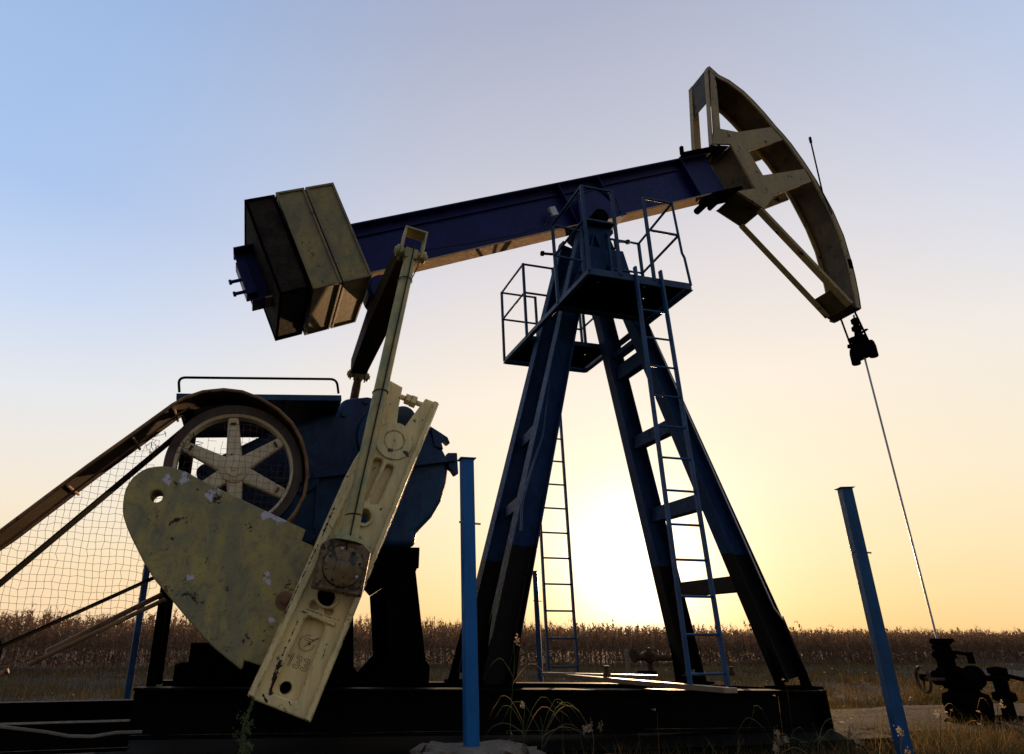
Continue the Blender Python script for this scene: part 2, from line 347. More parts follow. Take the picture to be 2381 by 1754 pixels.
M['concrete'] = concrete('grey concrete', (.13,.105,.08), (.22,.18,.135))
M['concrete_oil'] = concrete('oily concrete', (.0015,.0012,.001), (.006,.005,.004))
M['concrete_w'] = concrete('weathered dirty concrete', (.013,.010,.008), (.038,.030,.022))
M['wood'] = paint('old plank wood', (.22,.15,.09), (.15,.10,.06), chips=.8, rough=.5, spec=.3)
M['corn'] = leafmat('dry corn leaf', (.27,.160,.090), (.12,.075,.045), .42, 3)
M['corn_t'] = leafmat('dry corn tassel', (.30,.18,.09), (.18,.11,.055), .3, 3)
M['drygrass'] = leafmat('dry weed', (.20,.110,.045), (.08,.055,.020), .58, 1.2)
M['grass'] = leafmat('green grass', (.035,.042,.010), (.09,.065,.020), .5, 1.0)
M['weed'] = leafmat('fresh green weed', (.055,.08,.03), (.10,.12,.05), .3, 9)
M['flower'] = leafmat('white flower head', (.34,.27,.17), (.45,.36,.24), .5, 30)
M['straw'] = leafmat('straw stalk', (.27,.18,.09), (.18,.12,.06), .5, 9)

# ------------------------------------------------------------------ ground
mt, n, b, o = newmat('field soil and short grass'); co = coords(n)
col = mix(n, ramp(n, noise(n, co, .55, 8, .65), [(.4, 0.), (.6, 1.)]), (.012,.011,.005), (.03,.021,.012))
col = mix(n, ramp(n, noise(n, co, 9, 8, .7), [(.45, 0.), (.65, .8)]), col, (.007,.008,.003))
n.links.new(col, b.inputs['Base Color']); b.inputs['Roughness'].default_value = .95
bump(n, b, noise(n, co, 6, 10, .7), 1, .08)
nx = 90; xs = np.concatenate([np.linspace(-1500, -30, 12), np.linspace(-28, 60, nx), np.linspace(70, 1500, 12)]); ys = np.concatenate([[-300, -60], np.linspace(-20, 60, 90), np.linspace(75, 3000, 12)])
def gh(x, y):
    near = 1/(1+(max(0, abs(y-18)-14)/20)**2)
    return GZ + near*(.05*math.sin(x*.9+y*.4)*math.sin(y*.7-x*.2)+.03*math.sin(x*2.3+1)*math.sin(y*2.9)) - .05
g = MB(); g.v = [(x, y, gh(x, y)) for y in ys for x in xs]; kx = len(xs)
g.f = [(j*kx+i, j*kx+i+1, (j+1)*kx+i+1, (j+1)*kx+i) for j in range(len(ys)-1) for i in range(kx-1)]
go = obj('ground', g, mt, smooth=True); go['kind'] = 'structure'

# concrete pieces of the pad: rough edged slabs
def slab(name, x0, x1, y0, y1, z0, z1, mat, seed, rough=.03):
    r = random.Random(seed); bm = bmesh.new(); me = bpy.data.meshes.new(name)
    bmesh.ops.create_cube(bm, size=1); bmesh.ops.subdivide_edges(bm, edges=bm.edges[:], cuts=12, use_grid_fill=True)
    for v in bm.verts:
        x = x0+(v.co.x+.5)*(x1-x0); y = y0+(v.co.y+.5)*(y1-y0); z = z0+(v.co.z+.5)*(z1-z0)
        e = sum(abs(abs(c)-.5) < .01 for c in v.co)
        k = rough*(1.6 if e >= 2 else .35)
        if v.co.z > -.4: x += r.uniform(-k, k); y += r.uniform(-k, k); z += r.uniform(-k, k)*.6-(k*.5 if e >= 2 else 0)
        v.co = (x, y, z)
    bm.to_mesh(me); bm.free(); return link(name, me, mat, smooth=False)
s = slab('foundation', -1.1, 6.15, 5.55, 8.7, GZ-.2, -.86, M['concrete_oil'], 1, .02); s['kind'] = 'structure'
s = slab('well_slab', 6.75, 15, 6.35, 9.0, GZ-.2, -1.0, M['concrete_w'], 2, .035); s['kind'] = 'structure'
s = slab('concrete_apron', -3.2, -.25, 5.05, 5.55, GZ-.2, -.82, M['concrete'], 3, .05); s['kind'] = 'structure'

# ------------------------------------------------------------------ pumpjack
YC = 7.06
PJ = thing('pumpjack', (2.5, YC, -.83), 'tall blue oil pumpjack with cream crank, yellow horsehead and raised walking beam', 'pumpjack')

# --- skid (settled: slightly lower to the right and to the back)
def zs(x, y): return -.383-.0208*(x-0)-.030*(y-5.95)
def sp(x, y, dz=0): return (x, y, zs(x, y)+dz)
sk = MB()
SX0, SX1 = -.80, 5.72
for y in (6.05, 8.05):
    sk.ibeam(sp(SX0, y, -.18), sp(SX1, y, -.18), .36, .22, .02, .014)
skid = obj('skid', sk, M['skid'], PJ, .003)
for x in (-.6, .9, 2.3, 3.7, 5.5):
    obj('cross_member', MB().beam(sp(x, 6.165, -.2), sp(x, 7.935, -.2), .12, .26, (1,0,0)), M['skid'], skid, .003)
obj('end_plate', MB().beam(sp(SX1+.012, 5.93, -.185), sp(SX1+.012, 8.17, -.185), .02, .37, (1,0,0)), M['black'], skid, .002)
# low beam carrying the motor end, left of the skid
lb = MB().ibeam((-4.6, 6.0, -.70), (SX0+.02, 6.0, -.70), .20, .16, .016, .01).ibeam((-4.6, 7.9, -.70), (SX0+.02, 7.9, -.70), .20, .16, .016, .01)
obj('motor_rail', lb, M['skid'], PJ, .003)
mo = MB().box(-.55, .15, 6.3, 7.0, -.37, -.22).box(-.45, -.1, 6.4, 6.8, -.22, -.05).lathe((-.2, 6.5, -.02), (0,1,0), [(.12,0),(.12,.3)], 20).box(.2, .62, 6.25, 6.6, -.38, -.12).tube([(-.28,6.2,-.4),(-.27,6.2,.16)], .014)
obj('brake_gear', mo, M['black'], PJ, .006)

# --- samson post
def legp(side, near, z):
    h = .87-.1216*(z+.43); y = YC-h if near else YC+h
    x = (2.25+.3166*(z+.43) if near else 2.56+.245*(z+.43)) if side == 'L' else 5.58-.2300*(z+.43)
    return Vector((x, y, z))
sam = obj('samson_post', MB().prism([(3.70,4.28),(4.54,4.28),(4.44,5.30),(4.50,5.36),(4.50,5.42),(3.97,5.42),(3.97,5.36),(4.04,5.30)], YC-.20, YC+.20), M['leg'], PJ, .01)
for s in 'LR':
    for near in (1, 0):
        p = legp(s, near, -.41); q = legp(s, near, 5.30)
        lm = MB(); d = (q-p).normalized(); ax = (Vector((1,0,0))-d*d.x).normalized()
        # H section: web between two flanges that face along x
        wx0, wx1, wy0, wy1 = .27, .20, .20, .15
        sd_ = d.cross(ax)
        for k in (-1, 1):
            lm.beam(p+ax*k*wx0/2, q+ax*k*wx1/2, wy0, .016, sd_, wy1, .016)
        lm.beam(p-sd_*(-.03), q-sd_*(-.03), .012, wx0-.02, sd_, .012, wx1-.02)
        lg = obj('leg', lm, M['leg'], sam, .002)
        f = legp(s, near, -.43); kx_ = 1 if s == 'R' else -1
        gm = MB().box(f.x-.24, f.x+.24, f.y-.15, f.y+.15, zs(f.x, f.y)+.002, zs(f.x, f.y)+.03)
        a = legp(s, near, 0.02)
        gm.prism([(f.x+kx_*.10, zs(f.x, f.y)+.03), (f.x+kx_*.235, zs(f.x, f.y)+.03), (a.x+kx_*.13, a.z+.20)], f.y-.01, f.y+.01)
        gm.prism([(f.x-kx_*.10, zs(f.x, f.y)+.03), (f.x-kx_*.22, zs(f.x, f.y)+.03), (a.x-kx_*.14, a.z-.1)], f.y-.01, f.y+.01)
        obj('foot_plate', gm, M['black'], sam, .003)
# braces running front to back
for z, hh in ((3.42, .20), (3.66, .07), (2.47, .17), (1.52, .18), (.57, .17)):
    a = legp('R', 1, z); b_ = legp('R', 0, z)
    a.y += .06; b_.y -= .06
    c = MB().beam(a-Vector((.06,0,0)), b_-Vector((.06,0,0)), .012, hh, (1,0,0))
    c.beam(a-Vector((.0,0,hh/2)), b_-Vector((.0,0,hh/2)), .10, .012, (1,0,0))
    obj('cross_brace', c, M['leg'], sam, .002)
for z in (2.35, 1.45):
    a = legp('L', 1, z); b_ = legp('L', 0, z); a.y += .06; b_.y -= .06
    obj('cross_brace', MB().beam(a, b_, .07, .13, (1,0,0)), M['leg'], sam, .002)
# gusset plates with bolts near the head
for yy in (-1, 1):
    gp = MB().prism([(3.52,3.95),(3.98,4.95),(4.50,4.95),(4.70,3.98),(4.46,4.02),(4.24,4.7),(3.86,3.98)], YC+yy*.37-.008, YC+yy*.37+.008)
    obj('gusset_plate', gp, M['leg'], sam, .002)
bt = MB()
for i in range(5):
    for s, dx in (('L', .0), ('R', .0)):
        q = legp(s, 1, 4.0+.17*i); bt.lathe((q.x, YC-.37-.008, q.z), (0,-1,0), [(.017,0),(.017,.018),(.010,.02),(.010,.03)], 8)
obj('bolts', bt, M['navy'], sam)
# saddle bearing
sb = MB().box(4.03, 4.47, YC-.30, YC+.30, 5.424, 5.46).lathe((4.26, YC-.34, 5.53), (0,1,0), [(.09,0),(.115,.02),(.115,.18),(.06,.2),(.06,.48),(.115,.5),(.115,.66),(.09,.68)], 24)
for y in (-.25, .16): sb.prism([(4.10,5.46),(4.42,5.46),(4.36,5.56),(4.16,5.56)], YC+y, YC+y+.09)
obj('saddle_bearing', sb, M['black'], PJ, .005)

# --- walking beam, in its own u (along) / v (across) frame
BA = math.atan(.4296); U = Vector((math.cos(BA), 0, math.sin(BA))); Vv = Vector((-math.sin(BA), 0, math.cos(BA)))
BO = Vector((4.4, YC, 5.623))
def B(u, v, y=0): return BO+U*u+Vv*v+Vector((0, y, 0))
U0, U1, BH = -5.10, 2.60, .735
def bbox(mb, u0, u1, v0, v1, y0, y1):
    return mb.hexa([B(u0,v0,y0), B(u1,v0,y0), B(u1,v0,y1), B(u0,v0,y1)], [B(u0,v1,y0), B(u1,v1,y0), B(u1,v1,y1), B(u0,v1,y1)])
wb = MB(); bbox(wb, U0, U1, .02, BH-.02, -.009, .009)
wb = obj('walking_beam', wb, M['navy'], PJ, .001)
obj('flange', bbox(MB(), U0, -4.95, 0, .022, -.13, .13), M['navy'], wb, .003)
obj('flange', bbox(MB(), -4.949, U1+.12, 0, .022, -.13, .13), M['tan'], wb, .003)['label'] = 'lower flange, sun on its underside painted in tan'
obj('flange', bbox(MB(), U0, U1, BH-.022, BH, -.13, .13), M['navy'], wb, .003)
st = MB()
for u in (-3.72, -.42, .30, 1.95):
    for y in (-1, 1): bbox(st, u, u+.012, .024, BH-.024, y*.012 if y > 0 else -.12, .12 if y > 0 else -.012)
obj('stiffener', st, M['navy'], wb)
rb = MB()
for y in (-1, 1): bbox(rb, -4.0, 1.9, BH-.15, BH-.138, min(y*.01, y*.045), max(y*.01, y*.045))
obj('web_rib', rb, M['navy'], wb)
cs = MB()   # centre saddle brackets
for y in (-1, 1):
    y0, y1 = (-.16, -.132) if y < 0 else (.132, .16)
    cs.hexa([B(-.42,-.02,y0), B(.34,-.02,y0), B(.14,.50,y0), B(-.22,.50,y0)], [B(-.42,-.02,y1), B(.34,-.02,y1), B(.14,.50,y1), B(-.22,.50,y1)])
bbox(cs, -.45, .37, -.045, -.002, -.2, .2)
obj('centre_bracket', cs, M['navy'], wb, .004)
# beam-end bolts and bracket
eb = MB(); bbox(eb, U0-.03, U0+.10, .12, .55, -.10, .10)
for v in (.18, .34): eb.tube([B(U0-.02, v, -.05), B(U0-.16, v, -.05)], .022, 8); eb.tube([B(U0-.14, v, -.05), B(U0-.17, v, -.05)], .036, 6)
obj('end_bracket', eb, M['navy'], wb, .006)
# counterweight blocks hung on the rear of the beam
def fr(px, py, Y): 
    p = P(px, py, Y)-BO; return p.dot(U), p.dot(Vv)
hw = .61
uv = [fr(567,468,YC-hw), fr(777,426,YC-hw), fr(652,684,YC-hw), fr(863,639,YC-hw)]
ua, ub = (uv[0][0]+uv[2][0])/2, (uv[1][0]+uv[3][0])/2; va, vb = (uv[2][1]+uv[3][1])/2, (uv[0][1]+uv[1][1])/2
L = (ub-ua)
for i, (f0, f1, mt_, ex) in enumerate(((0, .325, 'dirtyblock', 0), (.345, .66, 'olive_w', .025), (.675, 1, 'olive_w', .025))):
    u0, u1 = ua+L*f0, ua+L*f1; v0, v1 = va-ex, vb+ex
    body = obj('beam_weight', bbox(MB(), u0+.012, u1-.012, v0+.012, v1-.012, -hw+.012, hw-.012), M[mt_], PJ, .004)
    body['label'] = ['rough dark concrete weight at the tail end', 'olive painted weight in the middle', 'olive painted weight nearest the beam'][i]
    fm = MB(); w_ = .028
    for y0, y1 in ((-hw-.006, -hw+.02), (hw-.02, hw+.006)):
        bbox(fm, u0, u0+w_, v0, v1, y0, y1); bbox(fm, u1-w_, u1, v0, v1, y0, y1)
        bbox(fm, u0+w_+.001, u1-w_-.001, v0, v0+w_, y0, y1); bbox(fm, u0+w_+.001, u1-w_-.001, v1-w_, v1, y0, y1)
    for v_0, v_1 in ((v0-.004, v0+.02), (v1-.02, v1+.004)):
        bbox(fm, u0+.002, u0+w_, v_0, v_1, -hw+.022, hw-.022); bbox(fm, u1-w_, u1-.002, v_0, v_1, -hw+.022, hw-.022)
    obj('weight_frame', fm, M['black'] if i == 0 else M['olive_w'], body, .003)

# --- horsehead
HH = obj('horsehead', MB(), None, PJ) if False else None
HW = .245
o6 = lambda *p: [(1580+x/3.304, 130+y/3.304) for x, y in p]
o7 = lambda *p: [(1650+x/3.591, 400+y/3.591) for x, y in p]
YN = YC-HW
arc_px = o6((225,82),(300,150),(380,190),(490,272),(570,350),(650,437),(740,545),(800,610),(860,682),(960,822),(1050,960),(1110,1070),(1180,1200),(1260,1385),(1335,1640))+o7((1180,735),(1215,880),(1245,1030),(1262,1145))
arc = poly(arc_px, YN)
def inset(a, d):
    o = []
    for i in range(len(a)):
        p = Vector(a[i]); t = (Vector(a[min(i+1, len(a)-1)])-Vector(a[max(i-1, 0)])).normalized(); nn = Vector((t.y, -t.x))
        nn = nn if nn.x < 0 or (nn.y < 0 and nn.x < .3) else -nn
        o.append(tuple(p+nn*d))
    return o
arc_in = inset(arc, .085); sheet_in = inset(arc, .02)
def strip(o, i): return o+i[::-1]
sheet = MB(); k = len(arc)
sheet.v = [(x, YC-HW-.012, z) for x, z in arc]+[(x, YC+HW+.012, z) for x, z in arc]+[(x, YC-HW-.012, z) for x, z in sheet_in]+[(x, YC+HW+.012, z) for x, z in sheet_in]
for i in range(k-1):
    sheet.f += [(i, i+1, k+i+1, k+i), (2*k+i, 3*k+i, 3*k+i+1, 2*k+i+1), (i, 2*k+i, 2*k+i+1, i+1), (k+i, k+i+1, 3*k+i+1, 3*k+i)]
sheet.f += [(0, k, 3*k, 2*k), (k-1, 3*k-1, 4*k-1, 2*k-1)[:0] or (k-1, 2*k+k-1, 3*k+k-1, k+k-1)]
HH = obj('horsehead', sheet, M['horse_shade'], PJ, smooth=True)
hub = poly(o6((262,556),(440,590),(700,552),(790,650),(525,737),(637,922),(950,874),(1010,970),(722,1078),(650,1182),(440,1045),(575,1022),(385,684),(248,680)), YN)
post = poly(o6((205,95),(245,100),(285,200),(312,592),(262,560),(248,680),(238,560)), YN)
post = poly(o6((228,90),(262,120),(283,230),(314,592),(258,600),(240,330)), YN)
for sgn in (-1, 1):
    yb = YC+sgn*HW
    y0, y1 = yb-.012, yb+.012
    rim = strip(arc, arc_in)
    mb = MB()
    for i in range(k-1):   # rim strip as quads
        a, b_, c_, d_ = arc[i], arc[i+1], arc_in[i+1], arc_in[i]
        mb.hexa([(a[0],y0,a[1]),(b_[0],y0,b_[1]),(c_[0],y0,c_[1]),(d_[0],y0,d_[1])], [(a[0],y1,a[1]),(b_[0],y1,b_[1]),(c_[0],y1,c_[1]),(d_[0],y1,d_[1])])
    obj('rim_plate', mb, M['horse'], HH, smooth=False)
    e0, e1 = (y0-.008, y0-.0005) if sgn < 0 else (y1+.0005, y1+.008)
    obj('hub_plate', MB().prism(hub, y0-.004, y1+.004), M['horse'], HH, .002)
    pm = MB().prism(post, y0+.003, y1-.003)
    pw = poly(o6((212,92),(250,675)), YN)
    pm.beam((pw[0][0], yb-sgn*.03, pw[0][1]), (pw[1][0], yb-sgn*.03, pw[1][1]), .09, .014, (0,1,0))
    obj('rear_post', pm, M['horse'], HH, .002)
    a_, b_ = P(1770.5, 484, YN), P(1982, 706, YN)
    a_.y = b_.y = yb-sgn*.045; dn = Vector((b_.z-a_.z, 0, a_.x-b_.x)).normalized()
    dm = MB().beam(a_+dn*.03, b_+dn*.03, .10, .012, (0,1,0)).beam(Vector((a_.x, yb, a_.z)), Vector((b_.x, yb, b_.z)), .014, .056, (0,1,0))
    obj('lower_strut', dm, M['horse'], HH, .002)
# closing sheets between the two sides
def pxp(px, py, y=YN): 
    p = P(px, py, YN); return Vector((p.x, y, p.z))
def closing(name, a, b_, th=.012, mat='horse_shade', in_=.014):
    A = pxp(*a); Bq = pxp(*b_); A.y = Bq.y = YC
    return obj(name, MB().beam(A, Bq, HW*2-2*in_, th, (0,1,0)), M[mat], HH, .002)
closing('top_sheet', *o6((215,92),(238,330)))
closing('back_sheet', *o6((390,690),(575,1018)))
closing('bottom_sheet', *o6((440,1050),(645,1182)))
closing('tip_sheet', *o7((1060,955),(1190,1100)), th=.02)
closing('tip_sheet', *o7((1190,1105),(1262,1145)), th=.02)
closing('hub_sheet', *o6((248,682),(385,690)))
# clamp lugs joining head and beam
cl = MB(); bbox(cl, 2.02, 2.80, BH+.001, BH+.06, -.19, .19); bbox(cl, 2.10, 2.75, -.05, -.002, -.19, .19)
cl.beam(B(1.98, BH+.03, -.16), B(2.05, BH+.17, -.16), .05, .05); cl.lathe(B(2.05,-.08,-.20), (0,1,0), [(.055,0),(.055,.4)], 14)
cl.lathe(B(2.28,-.10,-.16), (0,1,0), [(.04,0),(.04,.32)], 12)
obj('clamp', cl, M['black'], HH, .006)
a, b_ = P(1883, 320, YN-.03), P(1912, 446, YN-.03)
rm = MB().tube([a, b_], .0125, 6).tube([a, a+(b_-a)*.10], .022, 6); rm.tube([b_, pxp(1930, 500)+Vector((.01,-.03,0))], .01, 6)
obj('lock_rod', rm, M['black'], HH)
# bridle cables over the face of the head
for s in (-1, 1):
    pts = [(x+.012, YC+s*.13, z+.004) for x, z in arc[3:]]+[(8.77, YC+s*.155, 4.12)]
    obj('bridle_cable', MB().tube(pts, .014, 6), M['black'], HH, smooth=True)

# --- equaliser and pitman arms
EX, EZ = 1.205, 3.63; YP = YC-1.66
eq = obj('equalizer', MB().beam((EX, YP+.13, EZ), (EX, YC, EZ+.02), .20, .20, (1,0,0), .27, .28).beam((EX, YC, EZ+.02), (EX, YC+1.53, EZ), .27, .28, (1,0,0), .23, .22), M['dark_in'], PJ, .008)  # dark colour stands in for its unlit underside
tb = MB().lathe((EX+.02, YC-.2, 3.98), (0,1,0), [(.16,0),(.2,.03),(.2,.37),(.16,.4)], 24).prism([(EX-.16,3.85),(EX+.2,3.85),(EX+.34,4.27),(EX-.05,4.12)], YC-.12, YC+.12)
obj('tail_bearing', tb, M['navy'], eq, .006)
def pitman(Yp, bz, bx, full=True):
    top = Vector((EX+.035, Yp, EZ+.02)); bot = Vector((bx, Yp, bz)); d = (bot-top).normalized(); n_ = Vector((0,1,0)); s_ = d.cross(n_)
    t = MB().tube([top+d*.10, top+d*.30, bot-d*.62, bot-d*.30], [.05, .062, .066, .075], 14)
    t.tube([bot-d*.32, bot-d*.245, bot-d*.235, bot-d*.20], [.075, .088, .13, .135], 14)
    a = obj('pitman_arm', t, M['pit'] if full else M['rust'], PJ, smooth=True)
    # clevis box at the top
    c = MB()
    for k in (-1, 1): c.beam(top-d*.14+s_*k*.105, top+d*.16+s_*k*.105, .16, .022, n_)
    c.beam(top-d*.15-s_*.116, top-d*.15+s_*.116, .16, .022, n_)
    c.lathe(top+d*.10-s_*.15, s_, [(.045,0),(.045,.3)], 14)
    for k in (-1, 1): c.lathe(top+d*.10+s_*k*.118, s_*k, [(.062,0),(.062,.03),(.035,.035),(.035,.05)], 16)
    c.beam(top+d*.06, top+d*.17, .10, .13, n_)
    obj('clevis', c, M['pit'], a, .006)
    if not full: return a, None, None
    h = MB()
    hl = [bot-d*.20-s_*.13, bot-d*.20+s_*.13, bot-d*.15+s_*.20, bot+d*.20+s_*.20, bot+d*.20-s_*.20, bot-d*.15-s_*.20]
    h.hexa([v-n_*.06 for v in hl], [v+n_*.10 for v in hl])
    obj('bearing_housing', h, M['cream_d'], a, .012)
    obj('cover_seat', MB().lathe(bot-n_*.0605, -n_, [(.163,0),(.163,.004)], 36), M['black'], a)
    cv = MB().lathe(bot-n_*.062, -n_, [(.158,.004),(.158,.024),(.150,.030),(.06,.032),(.05,.038)], 36)
    obj('bearing_cover', cv, M['cover'], a, .002, smooth=True)
    for i in range(8):
        an = i*math.pi/4+.3; q = bot-n_*.092+(d*math.cos(an)+s_*math.sin(an))*.135
        obj('bolt', MB().lathe(q, -n_, [(.013,0),(.013,.010),(.007,.012),(.007,.018)], 6), M['galv'] if i in (1,4) else M['cream_d'], a)
    return a, top, bot
bp = P(795, 1319, YP)
pa, ptop, pbot = pitman(YP, bp.z, bp.x)
pitman(YC+1.66, bp.z+.5, bp.x+.2, False)
d = (pbot-ptop).normalized()
gl = MB().tube([ptop+d*.04+V(.01,-.075,0), ptop+d*.35+V(.012,-.074,0), ptop+d*1.4+V(.008,-.072,0), ptop+d*2.6+V(0,-.076,0), pbot-d*.34+V(0,-.085,0), pbot-d*.25+V(0,-.10,0), pbot-d*.17+V(-.01,-.075,0), pbot-d*.13+V(-.005,-.10,0)], .0075, 6)
obj('grease_line', gl, M['plastic'], pa)
bn = MB()
for t_ in (.42, 1.62, 2.75):
    c_ = ptop+d*t_; bn.tube([c_+(Vector((math.cos(a),0,-math.sin(a)*.12))*.07+V(0,math.sin(a)*.078,0)) for a in np.linspace(0, 2*math.pi, 15)[:-1]], .005, 5, closed=True)
obj('strap', bn, M['plastic'], pa)

# --- crank (near side) in the plane Y = 5.60
YK = 5.62
c3_ = lambda *p: [(560+x/3.67, 850+y/3.67) for x, y in p]
c4_ = lambda *p: [(250+x/2.898, 1150+y/2.898) for x, y in p]
out_px = c4_((945,1360),(990,1388),(1370,1540))+c3_((1695,325),(1580,280),(1400,520),(1348,566),(1332,510),(1352,340),(1383,185),(1272,124),(1195,300),(1160,520),(985,775),(900,935))
outl = poly(out_px, YK)
def pc(px, py, r, n=28, Y=YK):
    a = P(px, py, Y); return circ(a.x, a.z, r, n)
PX = 1/ (FPX/5.9)   # metres per photo pixel near the crank plane
slot1 = rounded(poly(c3_((1140,790),(1205,800),(1208,830),(1065,1165),(1000,1150),(1020,1080)), YK), .05, 5)
slot2 = rounded(poly(c3_((1245,838),(1305,860),(1300,900),(1175,1180),(1110,1190),(1095,1165)), YK), .05, 5)
pock = rounded(poly(c4_((1342,818),(1476,872),(1284,1402),(1098,1334)), YK), .045, 5)
tri1 = rounded(poly(c4_((1370,725),(1400,715),(1430,775),(1385,782),(1360,755)), YK), .02, 3)
tri2 = rounded(poly(c4_((1462,775),(1500,765),(1530,790),(1500,825),(1460,800)), YK), .02, 3)
lens_ = rounded(poly(c3_((960,1420),(1030,1480),(1050,1570),(950,1520)), YK), .03, 4)
hA, hB, hC = pc(845,1201,.062), pc(762,1385,.085), pc(666,1602,.048)
crank = plate('crank', outl, [slot1, slot2, pock, tri1, tri2, lens_, hA, hB], YK, YK+.07, M['cream'], PJ, .014)
crank['label'] = 'long cream crank arm with forked top and number'
plate('crank_web', outl, [hA, hB, hC], YK+.071, YK+.20, M['cream'], crank, .006)
# raised rims along the two long edges
def edge_rib(a, b_, w=.05, y0=-.05, y1=-.001, nm='edge_rib'):
    A = P(*a, YK); Bq = P(*b_, YK); A.y = Bq.y = YK+(y0+y1)/2
    return obj(nm, MB().beam(A, Bq, y1-y0, w, (0,1,0)), M['cream'], crank, .008)
edge_rib((583,1617), (882,985)); edge_rib((714,1674), (1012,938), .045)
edge_rib((882,985), (905,893), .035)
for nm, (px, py), r0, r1, y in (('hole_rim', (845,1201), .062, .092, .03), ('hole_rim', (762,1385), .085, .108, .03)):
    q = P(px, py, YK); o = plate(nm, circ(q.x, q.z, r1, 36), [circ(q.x, q.z, r0, 36)], YK-y, YK-.001, M['cream'], crank, .006)
q = P(916, 1026, YK)
ring = plate('shaft_boss', circ(q.x, q.z, .178, 48), [circ(q.x, q.z, .096, 40)], YK-.016, YK-.001, M['cream'], crank, .004)
obj('shaft_end', MB().lathe((q.x, YK, q.z), (0,-1,0), [(.093,-.03),(.093,.010),(.088,.014),(.012,.0141),(.008,.004)], 40), M['cream'], crank, smooth=True)
ky = P(907, 1048, YK); obj('shaft_key', MB().box(ky.x-.022, ky.x+.022, YK-.024, YK-.012, ky.z-.014, ky.z+.014), M['cream_d'], crank, .003)
kn = P(944, 1056, YK); 
# clamp bolt between the prongs
A = P(926, 921, YK+.06); Bq = P(992, 946, YK+.06); dd = (Bq-A).normalized()
cb = MB().tube([A-dd*.04, Bq+dd*.04], .026, 12); 
cb.tube([A+dd*.07, A+dd*.12], .055, 6).tube([A+dd*.125, A+dd*.18], .062, 6)
obj('clamp_bolt', cb, M['cream'], crank, .003)
bar = MB().beam(P(717,1425,YK-.012), P(780,1453,YK-.012), .024, .035, (0,1,0)); obj('edge_rib', bar, M['cream'], crank, .006)
# raised lettering: 133 and a toothed wheel emblem, relief shade drawn as dark outlines
e_u = (P(*c4_((1476,872))[0], YK)-P(*c4_((1342,818))[0], YK)).normalized(); e_v = (P(*c4_((1342,818))[0], YK)-P(*c4_((1098,1334))[0], YK)).normalized()
def mark(name, px, strokes, sc, r=.0028):
    c_ = P(*c4_(px)[0], YK+.070); mb = MB()
    for st_ in strokes:
        cl_ = st_[0] == st_[-1]; pts = [c_+e_u*(x*sc)+e_v*(y*sc) for x, y in (st_[:-1] if cl_ else st_)]
        mb.tube([(p.x, YK+.0695, p.z) for p in pts], r*.75, 5, closed=cl_)
    return obj(name, mb, M['cream_d'], crank)
one = [(-.35,.55),(0,1),(.28,1),(.28,-1),(-.1,-1),(-.1,.55),(-.35,.4),(-.35,.55)]
three = [(-.55,.6),(-.5,.9),(-.2,1),(.3,1),(.55,.75),(.55,.3),(.3,.02),(.55,-.3),(.55,-.75),(.3,-1),(-.3,-1),(-.55,-.8),(-.55,-.5),(-.2,-.5),(-.15,-.65),(.1,-.65),(.18,-.5),(.18,-.3),(.05,-.17),(-.1,-.17),(-.1,.15),(.05,.15),(.18,.28),(.18,.5),(.1,.65),(-.15,.65),(-.2,.5),(-.55,.6)]
mark('number', (1290,1133), [[(x*.75-1.55, y) for x, y in one], [(x*.95-.25, y) for x, y in three], [(x*.95+1.2, y) for x, y in three]], .046)
teeth = []
nt_ = 15
for i in range(nt_):
    if i in (0, 1, 14): continue
    a0 = 2*math.pi*i/nt_+.7
    for f_, r_ in ((0, .82), (.12, 1.), (.5, 1.), (.62, .82)): a = a0+f_*2*math.pi/nt_; teeth.append((r_*math.cos(a), r_*math.sin(a)))
mark('emblem', (1342,1003), [[(.55,.62)]+[(1.15,1.05)]+[(-.15,-.55)], [(.55,.62),(-.45,.50),(-.45,.28),(.1,.34)], [(.10,.34),(-.12,-.5),(.42,.25)], teeth], .066, .0026)

# crank counterweight: big olive sector plate
o2 = lambda *p: [(260+x/3.304, 850+y/3.304) for x, y in p]
YW = 5.70
cwp = o2((390,772),(330,776),(280,785),(238,803),(200,828),(160,862),(130,902),(105,948),(92,1000),(84,1060),(82,1120),(90,1170),(115,1245),(150,1325),(240,1505),(322,1640))+c4_((480,770),(580,890),(700,1020),(800,1105),(898,1182),(912,1165),(922,1118))+[(640,1560),(700,1440),(745,1300),(728,1269)]+c4_((1310,312),(1335,237))+o2((1300,1172),(1120,1087),(960,1010),(830,950),(690,880),(560,812),(470,782))
q = P(364, 1154, YW); q2 = P(662, 1397, YW)
cwt = plate('crank_counterweight', poly(cwp, YW), [circ(q.x, q.z, .050, 28)], YW, YW+.27, M['olive'], PJ, .010)
cwt['label'] = 'large olive painted crank counterweight with patchy paint'
obj('bolt', MB().lathe((q2.x, YW, q2.z), (0,-1,0), [(.075,0),(.075,.008),(.03,.01),(.03,.026),(.02,.03)], 24), M['tube'], cwt)

